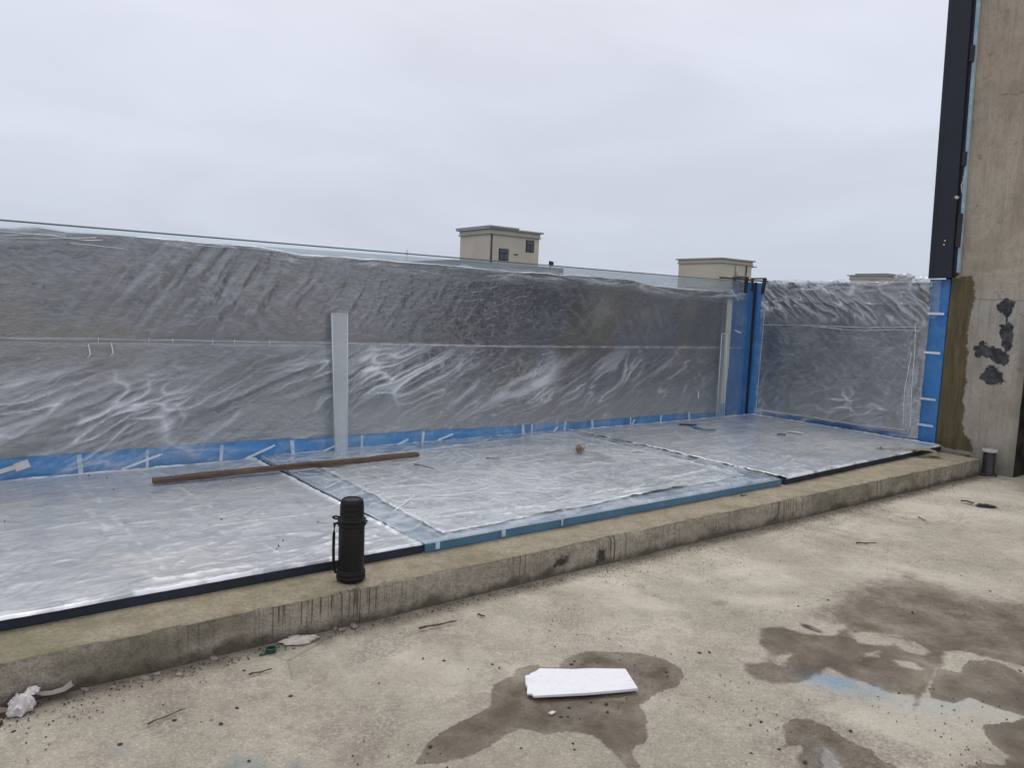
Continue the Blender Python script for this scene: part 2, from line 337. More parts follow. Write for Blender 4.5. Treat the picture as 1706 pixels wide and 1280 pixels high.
def mk_kerb():
    m = MT('kerb_concrete', .9, .3)
    nn = m.n.new('ShaderNodeNewGeometry').outputs['Normal']; sp = m.n.new('ShaderNodeSeparateXYZ'); m.l(nn, sp.inputs[0])
    top = m.rng(m.sepz('Z'), .1585, .1615)
    ct = m.mix(m.rng(m.noise(3.5, 6, .65, dist=.4), .35, .65), (.41, .355, .26), (.50, .435, .325))
    ct = m.mix(m.op('MULTIPLY', m.rng(m.noise(2.3, 5, .6, rot=(0, 0, 1)), .5, .66), .7), ct, (.20, .20, .10))
    ct = m.mix(m.op('MULTIPLY', m.rng(m.noise(4.1, 4, .6, rot=(0, 0, 3)), .56, .7), .5), ct, (.40, .27, .16))
    ct = m.mix(m.op('MULTIPLY', m.rng(m.noise(9, 7, .75, rot=(0, 0, 5)), .46, .66), .6), ct, (.19, .165, .105))
    ct = m.mix(m.op('MULTIPLY', m.rng(m.noise(48, 5, .75), .4, .66), .5), ct, (.15, .13, .09))
    cf = m.mix(m.rng(m.noise(2.6, 6, .62, sc=(1, 1, 1.6)), .34, .66), (.40, .355, .285), (.58, .52, .43))
    cf = m.mix(m.op('MULTIPLY', m.rng(m.noise(1.6, 4, .6, rot=(0, 0, 2)), .5, .65), .6), cf, (.165, .16, .095))
    cf = m.mix(m.op('MULTIPLY', m.rng(m.noise(30, 5, .7), .42, .7), .5), cf, (.11, .095, .07))
    cf = m.mix(m.op('MULTIPLY', m.rng(m.noise(120, 5, .8), .42, .62), .4), cf, (.12, .10, .075))
    ct = m.mix(m.op('MULTIPLY', m.rng(m.noise(120, 5, .8), .42, .62), .4), ct, (.17, .14, .095))
    z = m.sepz('Z')
    z2 = z; eff = m.op('MULTIPLY', m.rng(m.noise(22, 5, .75, sc=(1, 1, 2)), .6, .66), m.rng(m.noise(2.2, 2, .5), .5, .6))
    cf = m.mix(m.op('MULTIPLY', eff, .6), cf, (.42, .38, .33))
    # runs of dirty water below the top edge, in clusters
    zz = m.op('MULTIPLY', m.op('SUBTRACT', .155, z), 9)
    reach = m.rng(m.noise(46, 1, .4, sc=(1, 1, .001)), .3, .7, .2, 2.0)
    line = m.rng(m.noise(78, 2, .5, sc=(1, .02, .012)), .54, .60)
    clus = m.rng(m.noise(1.15, 3, .6, sc=(1, .02, .001)), .47, .54)
    dr = m.op('MULTIPLY', m.op('MULTIPLY', line, clus), m.rng(m.op('SUBTRACT', reach, zz), -.15, .2))
    cf = m.mix(m.op('MULTIPLY', dr, .72), cf, (.055, .046, .032))
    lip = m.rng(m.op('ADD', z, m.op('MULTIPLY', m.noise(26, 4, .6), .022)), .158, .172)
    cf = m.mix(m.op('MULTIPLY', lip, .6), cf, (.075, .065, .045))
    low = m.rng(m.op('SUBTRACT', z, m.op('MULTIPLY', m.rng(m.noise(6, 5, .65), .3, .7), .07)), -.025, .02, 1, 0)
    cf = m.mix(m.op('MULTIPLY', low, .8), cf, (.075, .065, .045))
    tar = m.attr('tar'); tm = m.rng(m.op('ADD', tar, m.op('MULTIPLY', m.op('SUBTRACT', m.noise(38, 5, .7), .5), .09)), -.015, .01, 1, 0)
    cf = m.mix(m.op('MULTIPLY', tm, .9), cf, (.028, .03, .026))
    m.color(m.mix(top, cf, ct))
    m.bump(m.op('ADD', m.noise(70, 8, .78), m.op('MULTIPLY', m.noise(12, 4, .6), 1.2)), 1.0, .012)
    return m.m
def mk_column():
    m = MT('column_concrete', .85, .3)
    c = m.mix(m.rng(m.noise(1.5, 5, .55, sc=(1, 1, .45)), .35, .65), (.43, .375, .30), (.53, .475, .385))
    c = m.mix(m.op('MULTIPLY', m.rng(m.noise(3.4, 4, .6, sc=(1, 1, .3)), .45, .7), .5), c, (.34, .26, .19))
    z = m.sepz('Z'); y = m.sepz('Y')
    up = m.rng(z, 2.2, 4.2)
    c = m.mix(m.op('MULTIPLY', m.op('MULTIPLY', up, m.rng(m.noise(2, 3, .5), .35, .6)), .6), c, (.45, .325, .24))
    lo = m.rng(m.op('ADD', z, m.op('MULTIPLY', m.noise(3, 4), .3)), 1.8, 2.1, 1, 0)
    c = m.mix(m.op('MULTIPLY', lo, .6), c, (.37, .365, .345))
    st = m.rng(m.noise(34, 4, .6, sc=(1, 1, .06)), .5, .72)
    c = m.mix(m.op('MULTIPLY', st, .45), c, (.20, .175, .14))
    c = m.mix(m.op('MULTIPLY', m.rng(m.noise(5, 7, .75, sc=(1, 1, .7)), .48, .64), .5), c, (.24, .215, .175))
    c = m.mix(m.op('MULTIPLY', m.rng(m.noise(9, 5, .7), .6, .68), .5), c, (.15, .13, .10))
    c = m.mix(m.op('MULTIPLY', m.rng(m.noise(80, 5, .8, sc=(1, 1, .5)), .45, .65), .35), c, (.20, .17, .13))
    c = m.mix(m.op('MULTIPLY', m.rng(m.noise(1.1, 5, .65, dist=1, rot=(2, 0, 0)), .5, .62), .45), c, (.28, .235, .18))
    c = m.mix(m.op('MULTIPLY', m.rng(m.noise(60, 3, .7), .55, .75), .4), c, (.14, .12, .09))
    # dirty foot, darker edge
    ft = m.rng(m.op('SUBTRACT', z, m.op('MULTIPLY', m.noise(4, 5, .6), .5)), -.25, .05, 1, 0)
    c = m.mix(m.op('MULTIPLY', ft, .75), c, (.15, .145, .125))
    ed = m.op('MULTIPLY', m.rng(m.op('ADD', y, m.op('MULTIPLY', m.noise(3, 5, .7, sc=(1, 1, .6)), .14)), 2.93, 3.05, 1, 0), m.rng(z, 1.7, 2.5, 1, .0))
    c = m.mix(m.op('MULTIPLY', ed, .7), c, (.12, .105, .075))
    # formwork joint and scratches
    jl = m.rng(m.op('ABSOLUTE', m.op('SUBTRACT', m.op('ADD', z, m.op('MULTIPLY', m.noise(5, 4), .05)), 1.775)), 0, .012, 1, 0)
    c = m.mix(m.op('MULTIPLY', jl, .6), c, (.13, .115, .09))
    j2 = m.op('MULTIPLY', m.rng(m.op('ABSOLUTE', m.op('SUBTRACT', m.op('ADD', z, m.op('MULTIPLY', m.noise(7, 4), .09)), 3.80)), 0, .014, 1, 0), m.rng(m.noise(6, 3), .42, .55))
    c = m.mix(m.op('MULTIPLY', j2, .8), c, (.10, .085, .09))
    wob = m.op('MULTIPLY', m.op('SUBTRACT', m.noise(16, 5, .62, dist=.5), .5), .14)
    br = m.rng(m.op('ADD', m.attr('brown'), m.op('MULTIPLY', wob, .8)), -.008, .006, 1, 0)
    brc = m.mix(m.rng(m.noise(26, 5, .65, sc=(1, 1, .1)), .3, .7), (.052, .042, .020), (.145, .11, .045))
    brc = m.mix(m.op('MULTIPLY', m.rng(m.noise(3, 3, .5, sc=(1, 1, .5)), .5, .7), .6), brc, (.065, .065, .028))
    c = m.mix(m.op('MULTIPLY', br, .96), c, brc)
    wv = m.op('MULTIPLY', m.op('SUBTRACT', m.noise(9, 4, .6, sc=(1, 1, .5)), .5), .06)
    bl = m.rng(m.op('ADD', m.op('ADD', m.attr('tar'), wv), m.op('MULTIPLY', wob, .9)), .010, .020, 1, 0)
    c = m.mix(m.op('MULTIPLY', bl, m.rng(m.noise(14, 5, .7), .35, .55, .80, 1)), c, (.026, .025, .036))
    m.color(c)
    r = m.op('SUBTRACT', .85, m.op('MULTIPLY', m.op('MAXIMUM', br, bl), .3)); m.rough(r)
    m.bump(m.op('ADD', m.noise(45, 6, .7), m.op('MULTIPLY', m.noise(20, 3, .6, sc=(1, 1, .1)), .8)), .4, .005)
    return m.m
# ---- liner film on the walls: grey, slightly shiny
def mk_liner(name, c0, c1, c2):
    m = MT(name, .30, .6, 1.0); m.b.inputs['Coat Roughness'].default_value = .07; m.b.inputs['Coat IOR'].default_value = 2.2
    z = m.sepz('Z')
    n = m.rng(m.noise(1.1, 4, .55, sc=(1, 1, 1.8), dist=.5), .35, .65)
    c = m.mix(n, c0, c1)
    c = m.mix(m.op('MULTIPLY', m.rng(m.noise(.9, 3, .5, sc=(1, 1, 2.2), rot=(0, .3, 1)), .46, .62), .75), c, c2)
    c = m.mix(m.op('MULTIPLY', m.rng(m.noise(16, 5, .7, sc=(1, 1, 1.6), rot=(0, .6, 0)), .4, .7), .5), c, tuple(v*.40 for v in c0))
    c = m.mix(m.op('MULTIPLY', m.rng(m.noise(1.5, 3, .5, sc=(1, 1, .8), rot=(0, 0, 2)), .52, .62), .55), c, (.105, .125, .155))
    c = m.mix(m.op('MULTIPLY', m.rng(m.noise(1.9, 3, .5, sc=(1, 1, 1), rot=(0, 2, 0)), .54, .64), .45), c, (.14, .105, .12))
    c = m.mix(m.op('MULTIPLY', m.rng(m.noise(110, 3, .65), .5, .75), .25), c, (.20, .20, .20))
    reflect_low = m.rng(m.op('ADD', z, m.op('MULTIPLY', m.noise(1.5, 4, .6), .5)), .55, 1.15, 1, 0, True)  # reflection of the floor film painted into the liner colour, paler low down
    blur = m.rng(m.noise(.8, 2, .4, sc=(1, 1, .8), rot=(0, 0, 3)), .44, .58)
    c = m.mix(m.op('MULTIPLY', blur, .5), c, (.055, .062, .078))
    blot = m.rng(m.noise(.9, 2, .4, sc=(1, 1, 1), rot=(0, 0, 4.2)), .54, .62)
    c = m.mix(m.op('MULTIPLY', blot, .5), c, (.15, .135, .095))
    c = m.mix(m.op('MULTIPLY', reflect_low, .65), c, (.34, .34, .335))
    m.color(c)
    dim = m.op('MULTIPLY', m.vor(46, (1, 1, 1.5)), m.rng(m.noise(1.6, 3, .5), .42, .62))
    m.bump(m.op('ADD', m.op('MULTIPLY', dim, 1.0), m.op('MULTIPLY', m.noise(60, 4, .65, sc=(1, 1, 1.6), rot=(0, .7, 0)), .55)), .5, .008)
    cb_ = m.n.new('ShaderNodeBump'); m.l(m.noise(9, 3, .55, sc=(1, 1, 2.2), rot=(0, .5, 0), dist=.6), cb_.inputs['Height']); cb_.inputs['Strength'].default_value = .55; cb_.inputs['Distance'].default_value = .02
    m.l(cb_.outputs[0], m.b.inputs['Coat Normal'])
    return m.m
def mk_floorfilm(name, c0, c1, amt=1.0):
    m = MT(name, .45, .5, .8); m.b.inputs['Coat Roughness'].default_value = .09; m.b.inputs['Coat IOR'].default_value = 1.6
    n = m.rng(m.noise(2.2, 6, .62, sc=(.6, 2.2, 1), dist=.6), .34, .66)
    c = m.mix(n, c0, c1)
    c = m.mix(m.op('MULTIPLY', m.rng(m.noise(26, 6, .72, sc=(.35, 1.6, 1), dist=.4), .46, .66), .5*amt), c, tuple(v*.50 for v in c0))
    c = m.mix(m.op('MULTIPLY', m.rng(m.noise(60, 5, .75, sc=(.3, 1.8, 1)), .50, .62), .38*amt), c, (.26, .285, .32))
    c = m.mix(m.op('MULTIPLY', m.rng(m.noise(40, 6, .75, sc=(.4, 1.6, 1), rot=(0, 0, .12), dist=.6), .52, .68), .5), c, (.72, .74, .77))
    c = m.mix(m.op('MULTIPLY', m.rng(m.noise(4.5, 6, .7, dist=1, rot=(0, 0, 4)), .46, .62), .6), c, (.23, .26, .31))
    c = m.mix(m.op('MULTIPLY', m.rng(m.noise(7, 6, .7, rot=(0, 0, 1)), .58, .72), .6), c, (.22, .225, .225))
    c = m.mix(m.op('MULTIPLY', m.rng(m.noise(1.3, 4, .6, rot=(0, 0, 2)), .5, .68), .35), c, (.45, .42, .37))
    # crossing crease lines trodden into the film
    mark = m.attr('crease'); c = m.mix(m.op('MULTIPLY', mark, .38), c, (.80, .81, .80))
    edge = m.attr('edge'); c = m.mix(m.op('MULTIPLY', edge, .85), c, (.84, .86, .90))
    m.color(c)
    m.rough(m.rng(m.noise(5, 4, .6), .3, .7, .25, .55))
    m.bump(m.op('ADD', m.noise(46, 6, .75, sc=(.5, 1.5, 1), dist=.8), m.op('MULTIPLY', m.noise(8, 4, .6, sc=(.8, 1.3, 1)), .8)), .4, .005)
    return m.m
def mk_blue(name, c, fade, famt):
    m = MT(name, .30, .5, .5)
    a = m.mix(m.rng(m.noise(3, 4, .6), .35, .65), tuple(v*.85 for v in c), tuple(v*1.12 for v in c))
    a = m.mix(m.op('MULTIPLY', m.rng(m.noise(2.2, 5, .6, dist=1.2), .42, .62), famt), a, fade)
    a = m.mix(m.op('MULTIPLY', m.rng(m.noise(28, 5, .7, dist=1), .6, .70), .5), a, tuple(min(1, v*1.5+.12) for v in c))
    m.color(a); m.bump(m.noise(14, 4, .6, dist=.8), .5, .01); return m.m
def mk_clear(name, tint, frac, rough=.05, white=(.8, .82, .84), wamt=0.0, bump=0, stretch=(1, 1, 1), lines=.25, fold=0):
    """clear sheet: straight-through transmission, Fresnel gloss, a little milky scatter"""
    m = bpy.data.materials.new(name); m.use_nodes = True; t = m.node_tree; n = t.nodes; n.clear()
    o = n.new('ShaderNodeOutputMaterial'); tr = n.new('ShaderNodeBsdfTransparent'); tr.inputs[0].default_value = (*tint, 1)
    gl = n.new('ShaderNodeBsdfGlossy'); gl.inputs['Roughness'].default_value = rough
    df = n.new('ShaderNodeBsdfDiffuse'); df.inputs[0].default_value = (*white, 1)
    fr = n.new('ShaderNodeFresnel'); fr.inputs[0].default_value = frac
    a = n.new('ShaderNodeMixShader'); t.links.new(tr.outputs[0], a.inputs[1]); t.links.new(df.outputs[0], a.inputs[2])
    b = n.new('ShaderNodeMixShader'); t.links.new(a.outputs[0], b.inputs[1]); t.links.new(gl.outputs[0], b.inputs[2])
    g0 = n.new('ShaderNodeNewGeometry'); sb_ = n.new('ShaderNodeMath'); sb_.operation = 'SUBTRACT'; sb_.inputs[0].default_value = 1
    t.links.new(g0.outputs['Backfacing'], sb_.inputs[1]); ml = n.new('ShaderNodeMath'); ml.operation = 'MULTIPLY'
    t.links.new(sb_.outputs[0], ml.inputs[0]); t.links.new(fr.outputs[0], ml.inputs[1])
    t.links.new(ml.outputs[0], b.inputs[0]); t.links.new(b.outputs[0], o.inputs[0]); a.inputs[0].default_value = wamt
    if bump:
        g = n.new('ShaderNodeNewGeometry'); mp = n.new('ShaderNodeMapping'); mp.inputs['Scale'].default_value = stretch
        t.links.new(g.outputs['Position'], mp.inputs[0])
        nz = n.new('ShaderNodeTexNoise'); t.links.new(mp.outputs[0], nz.inputs[0]); nz.inputs['Scale'].default_value = 22; nz.inputs['Detail'].default_value = 5
        bp = n.new('ShaderNodeBump'); bp.inputs['Strength'].default_value = bump; bp.inputs['Distance'].default_value = .012
        t.links.new(nz.outputs[0], bp.inputs['Height'])
        for q in (gl, df, fr): t.links.new(bp.outputs[0], q.inputs['Normal'])
        r = n.new('ShaderNodeMapRange'); t.links.new(nz.outputs[0], r.inputs[0])
        r.inputs[1].default_value = .60; r.inputs[2].default_value = .74; r.inputs[3].default_value = wamt; r.inputs[4].default_value = min(1, wamt+lines)
        t.links.new(r.outputs[0], a.inputs[0])
        if fold:
            at = n.new('ShaderNodeAttribute'); at.attribute_name = 'fold'; f1 = n.new('ShaderNodeMath'); f1.operation = 'MULTIPLY_ADD'
            f1.use_clamp = True; t.links.new(at.outputs['Fac'], f1.inputs[0]); f1.inputs[1].default_value = fold; t.links.new(r.outputs[0], f1.inputs[2])
            t.links.new(f1.outputs[0], a.inputs[0])
    return m
M = dict(
 floor=mk_floor(), kerb=mk_kerb(), column=mk_column(),
 liner=mk_liner('grey_liner_film', (.082, .090, .108), (.140, .147, .155), (.165, .160, .135)),
 liner2=mk_liner('grey_liner_film_end', (.15, .16, .18), (.20, .21, .228), (.22, .228, .242)),
 film=mk_floorfilm('silver_floor_film', (.34, .36, .395), (.48, .495, .52)),
 film2=mk_floorfilm('silver_floor_film_inset', (.46, .475, .505), (.60, .605, .615)),
 blue=mk_blue('blue_border_film', (.026, .15, .43), (.07, .24, .48), .5),
 blue_pale=mk_blue('blue_border_film_under_wrap', (.022, .27, .66), (.10, .36, .60), .5),
 teal=mk_blue('blue_slab_edge', (.055, .15, .25), (.08, .21, .33), .6),
 bluetop=mk_blue('blue_slab_top', (.17, .25, .34), (.36, .43, .50), .95),
 navy=simple('navy_foam_edge', (.021, .026, .042), .6, .4, .3, 14, bump=.3),
 tape=simple('clear_packing_tape', (.50, .60, .70), .25, .5, .2, 30, coat=.6),
 tape_w=simple('white_tape', (.66, .72, .78), .3, .5, .15, 30, coat=.4),
 crease=simple('white_film_crease', (.78, .80, .84), .25, .5, .15, 25, coat=.5),
 black=simple('black_matt_plastic', (.005, .005, .006), .45, .3, .3, 40),
 black2=simple('black_steel_shell', (.004, .004, .006), .42, .35, .25, 12),
 rubber=simple('black_rubber', (.006, .006, .009), .55, .3, .2, 30),
 cladding=simple('dark_grey_powder_coat', (.018, .021, .034), .5, .35, .10, 3, bump=.05),
 foamblue=simple('pale_blue_foam_strip', (.38, .52, .62), .6, .4, .2, 12),
 whitefoam=simple('white_foam_board', (.70, .69, .73), .7, .3, .10, 16, bump=.7, bs=90),
 render=simple('beige_render', (.56, .51, .43), .9, .2, .08, .6, bump=.1, bs=5),
 render2=simple('grey_trim_render', (.36, .365, .35), .9, .2, .08, .6),
 glassdk=simple('dark_window_glass', (.045, .055, .075), .08, .6, .2, .6),
 frame=simple('dark_window_frame', (.035, .033, .035), .5, .4, .1, 3),
 roofdk=simple('dark_roof_sheet', (.14, .15, .165), .8, .3, .2, .5),
 grass=simple('far_ground', (.11, .115, .09), .95, .1, .4, .02),
 rust=simple('rusty_steel_bar', (.085, .065, .05), .6, .4, .35, 30, bump=.3),
 iron=simple('black_iron_clamp', (.018, .018, .024), .5, .5, .3, 30),
 pipe=simple('dark_drain_pipe', (.030, .027, .028), .38, .5, .5, 12, sc=(1, 1, .25)),
 rim=simple('cream_pipe_rim', (.56, .52, .46), .5, .4, .12, 30),
 straw=simple('dry_brown_shavings', (.34, .22, .13), .8, .2, .45, 60),
 twig=simple('dry_twig', (.11, .085, .06), .85, .2, .3, 60),
 stone=simple('mortar_lump', (.27, .235, .185), .9, .2, .3, 40, bump=.5, bs=120),
 darkstone=simple('dark_grit', (.055, .048, .038), .9, .2, .4, 60),
 cloth=simple('dirty_white_cloth', (.60, .57, .56), .8, .2, .15, 14, bump=.4),
 cloth2=simple('pinkish_sheet_scrap', (.36, .31, .29), .6, .3, .2, 14, bump=.4),
 brownpaper=simple('brown_paper_scrap', (.28, .20, .15), .8, .2, .2, 14),
 green=simple('dark_green_plastic', (.020, .055, .045), .4, .5, .3, 20),
 plasticbag=simple('dull_clear_plastic_scrap', (.47, .43, .38), .35, .5, .2, 12, coat=.4),
 board=simple('peeling_board', (.28, .235, .17), .6, .4, .25, 12, sc=(.4, 3, 1)),
 brownband=simple('brown_masking_tape', (.25, .25, .17), .6, .4, .2, 12),
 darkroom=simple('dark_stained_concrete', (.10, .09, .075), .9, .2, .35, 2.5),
 clearslab=mk_clear('clear_acrylic', (.95, .975, .975), 1.35, .02),
 slabedge=mk_clear('acrylic_edge', (.70, .78, .78), 1.45, .08, (.25, .32, .32), .65),
 wrap=mk_clear('clear_wrap_film', (.96, .97, .98), 1.36, .14, (.62, .65, .70), .07, .5, (.25, .4, 3), .12),
 wrapfold=mk_clear('clear_wrap_folds', (.95, .96, .97), 1.5, .12, (.82, .84, .88), .16, .8, (.4, .35, 3), .5),
 haze_wrap=mk_clear('hazy_wrap', (.93, .95, .96), 1.3, .2, (.40, .45, .50), .55, .3, (.3, .3, 2), .2),
 wrap_front=mk_clear('clear_wrap_front', (.965, .975, .985), 1.5, .09, (.74, .77, .82), .02, .35, (.3, .3, 2), .05, .85),
 wrap_floor=mk_clear('clear_wrap_floor', (.97, .98, .985), 1.3, .12, (.80, .83, .87), .02, .35, (.5, 1.6, 1), .08, .40),
 frost=mk_clear('frosted_bar', (.90, .94, .96), 1.36, .2, (.82, .83, .84), .36, .12, (.3, .3, 2), .0),
)
def mk_wood():
    m = MT('weathered_timber', .7, .3)
    c = m.mix(m.rng(m.noise(22, 5, .65, sc=(.12, 1.6, 1.6)), .35, .65), (.075, .048, .034), (.19, .13, .09))
    c = m.mix(m.op('MULTIPLY', m.rng(m.noise(7, 4, .6), .5, .65), .5), c, (.11, .05, .035))
    m.color(c); m.bump(m.noise(40, 5, .7, sc=(.1, 2, 2)), .6, .004); return m.m
M['wood'] = mk_wood()

# ================================================================== SETTING
rnd = random.Random(7); rng = np.random.default_rng(5)
ground = tag(mesh('far_ground', [(-700, -700, -16), (900, -700, -16), (900, 900, -16), (-700, 900, -16)], [(0, 1, 2, 3)], M['grass']), kind='structure')
# terrace deck: one sheet, fine where the camera looks
KX0, KX1, KY = -3.0, 8.22, 3.112
xs = np.concatenate([np.linspace(-6, -.6, 28)[:-1], np.arange(-.6, 8.9, .016), np.linspace(8.9, 16, 40)])
ys = np.concatenate([np.linspace(-6, .4, 33)[:-1], np.arange(.4, 3.2, .015), np.linspace(3.2, 6.6, 12)])
X, Y = np.meshgrid(xs, ys, indexing='ij')
wet = np.full(X.shape, 9.); 
for p in (WET_A, WET_B, WET_C, WET_E): wet = np.minimum(wet, sdf(X, Y, p))
wetd = sdf(X, Y, WET_D)
for p in (DRY_A, DRY_B, DRY_C, DRY_D): wetd = np.maximum(wetd, -sdf(X, Y, p))
damp = sdf(X, Y, DAMP)
pool = np.minimum(sdf(X, Y, POOL_B), sdf(X, Y, [(1.95, 2.02), (2.08, 2.08), (2.22, 2.03), (2.2, 1.92), (2.06, 1.94)])+.01)
blue = sdf(X, Y, BLUE_A); pale = sdf(X, Y, BLUE_B)
grey = np.minimum(np.minimum(sdf(X, Y, GREY_A), sdf(X, Y, GREY_B)), sdf(X, Y, GREY_C))
ww = np.minimum(wet, wetd)
Z = (fbm(X*1.3, Y*1.3, 3)-.5)*.012 + (fbm(X*9, Y*9, 5)-.5)*.003*np.clip((ww+.02)/.05, 0.1, 1)
Z -= .0
floor = grid('terrace_floor', np.stack([X, Y, Z-.004], -1), M['floor'], None,
             dict(wet=wet, wetd=wetd, damp=damp, pool=pool, blue=blue, pale=pale, grey=grey))
tag(floor, kind='structure')
tag(box('terrace_slab', -6, 16, -6, 6.6, -16, -.05, M['darkroom']), kind='structure')

# kerb with a rough-cast lip; front and top as one dense sheet, built in two pours
def kerb_section(x0, x1):
    xs = np.linspace(x0, x1, int((x1-x0)/.02)); prof = []
    for z in np.linspace(-.02, .150, 12): prof.append((KY, z))
    prof += [(KY+.002, .157), (KY+.007, .162), (KY+.015, .164)]
    for y in np.linspace(KY+.03, 3.60, 20): prof.append((y, .164))
    prof.append((6.5, .160)); prof.append((6.5, -.02))
    p = np.array(prof); A = np.zeros((len(xs), len(p), 3))
    A[..., 0] = xs[:, None]; A[..., 1] = p[:, 0]; A[..., 2] = p[:, 1]
    n = (fbm(A[..., 0]*3, A[..., 2]*6+A[..., 1]*6, 8)-.5)*.018 + (fbm(A[..., 0]*25, A[..., 2]*25+A[..., 1]*25, 9)-.5)*.005
    front = np.arange(len(p)) < 15
    A[:, front, 1] += n[:, front]
    A[:, 12:-1, 2] += n[:, 12:-1]*.35
    lipc = sstep(.55, .8, vnoise(xs*14, xs*0+3, 4))[:, None]*.006
    A[:, 11:15, 2] -= lipc; A[:, 11:15, 1] += lipc*.7
    sdt = np.minimum(sdf(A[..., 0], A[..., 2], [(2.66, .04), (2.72, .10), (2.82, .12), (2.80, .05)]),
                     sdf(A[..., 0], A[..., 2], [(3.02, .02), (3.03, .10), (3.09, .09), (3.10, .03)]))
    return A, sdt
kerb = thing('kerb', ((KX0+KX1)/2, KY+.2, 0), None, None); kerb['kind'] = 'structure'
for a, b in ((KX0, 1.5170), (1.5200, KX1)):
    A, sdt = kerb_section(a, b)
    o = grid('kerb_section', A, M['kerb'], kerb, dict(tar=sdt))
    # end faces
k = box('kerb_joint', 1.512, 1.525, KY+.022, 6.4, -.01, .152, M['darkroom'], kerb)
box('kerb_end_face', KX1-.01, KX1+.006, KY+.004, 6.4, -.02, .158, M['kerb'], kerb)
box('kerb_end_fill', KX1+.006, 8.45, 3.30, 6.4, -.02, .155, M['kerb'], kerb)

# ================================================================== CONCRETE COLUMN
colm = thing('concrete_column', (8.85, 3.28, 0), 'tall bare concrete column with brown coated strip and black tar blots at the end of the kerb', 'column')
cy = np.arange(2.895, 3.655, .0125); cz = np.concatenate([np.arange(-.03, 2.3, .0125), np.linspace(2.3, 6.5, 120)])
CYg, CZg = np.meshgrid(cy, cz, indexing='ij')
tar = np.full(CYg.shape, 9.)
for p in (COL_B1, COL_B2, COL_B3, COL_B4): tar = np.minimum(tar, sdf(CYg, CZg, p))
brn = sdf(CYg, CZg, COL_BROWN)
CX = 8.452 + (fbm(CYg*4, CZg*2, 21)-.5)*.02 
ed = np.exp(-(CYg-2.895)/.012); CX = CX + ed*.018*(.6+.8*vnoise(CZg*6, CZg*0, 3))
grid('face', np.stack([CX, CYg, CZg], -1), M['column'], colm, dict(tar=tar, brown=brn))
A = np.zeros((30, 200, 3)); xx = np.linspace(8.474, 9.25, 30); zz = np.linspace(-.03, 6.5, 200)
A[..., 0] = xx[:, None]; A[..., 2] = zz; A[..., 1] = 2.897+(fbm(A[..., 0]*4, A[..., 2]*3, 22)-.5)*.012
f9 = dict(tar=np.full(A.shape[:2], 9.), brown=np.full(A.shape[:2], 9.))
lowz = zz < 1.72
mk_ = MT('near_black_concrete', .9, .2)  # near-black mottled colour for the lower part of the side face
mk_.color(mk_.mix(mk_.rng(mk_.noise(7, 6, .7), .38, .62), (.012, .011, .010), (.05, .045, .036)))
fa = {k: v[:, ~lowz] for k, v in f9.items()}
grid('side', A[:, ~lowz], M['column'], colm, fa); li = int(lowz.sum())
grid('dark_side', A[:, :li+1], mk_.m, colm)
box('core', 8.49, 9.25, 2.91, 3.72, -.03, 6.5, M['column'], colm)

# roofed room to the right of the column (mostly out of frame): dark open bay
room = thing('concrete_room', (11, .6, 0), 'dark open concrete bay seen past the right edge of the column', 'building')
box('back_wall', 12.6, 12.8, -2.2, 3.7, -.02, 3.0, M['darkroom'], room)
box('side_wall', 9.252, 12.6, 2.7, 2.88, -.02, 3.0, M['darkroom'], room)
box('side_wall', 9.05, 12.6, -2.2, -2.0, -.02, 3.0, M['darkroom'], room)
box('roof', 8.7, 12.9, -2.3, 2.865, 3.0, 3.2, M['column'], room)
box('lintel', 8.8, 9.0, -2.2, 2.866, 2.35, 3.0, M['darkroom'], room)

# dark cladding profile on the column edge
prf = thing('cladding_profile', (8.38, 3.76, 1.96), 'tall dark grey metal cladding profile hanging on the column above the end wall', 'cladding')
def prof_bar(name, y0a, y1a, z0, y0b, y1b, z1, x0, x1, mat, bev=.004):
    return hexa(name, [(x0, y0a, z0), (x1, y0a, z0), (x1, y1a, z0), (x0, y1a, z0), (x0, y0b, z1), (x1, y0b, z1), (x1, y1b, z1), (x0, y1b, z1)], mat, prf, bev)
prof_bar('shell', 3.612, 3.785, 1.965, 3.690, 3.845, 5.3, 8.35, 8.45, M['cladding'])
prof_bar('return_flange', 3.785, 3.852, 1.963, 3.845, 3.925, 5.3, 8.375, 8.448, M['cladding'])
prof_bar('reveal_rib', 3.590, 3.612, 1.99, 3.672, 3.690, 5.3, 8.385, 8.448, M['cladding'], .002)
prof_bar('foam_strip', 3.566, 3.590, 2.02, 3.640, 3.672, 5.3, 8.405, 8.447, M['foamblue'], .002)
for z, h in ((4.13, .16), (3.10, .14), (2.28, .34)):
    yy = 3.598+(z-2)*.0248
    box('clip', 8.372, 8.40, yy-.032, yy+.012, z, z+h, M['iron'], prf, .003)
for y, z in ((3.706, 2.345), (3.712, 2.305)):
    tube('rivet', [(8.344, y, z), (8.352, y, z)], .009, M['rim'], prf)
tube('loose_wire', [(8.37, 3.60, 2.99), (8.35, 3.585, 2.95), (8.35, 3.60, 2.90), (8.36, 3.59, 2.82)], .006, M['rim'], prf)
tube('bolt', [(8.365, 3.632, 2.78), (8.335, 3.632, 2.78)], .017, M['rim'], prf)

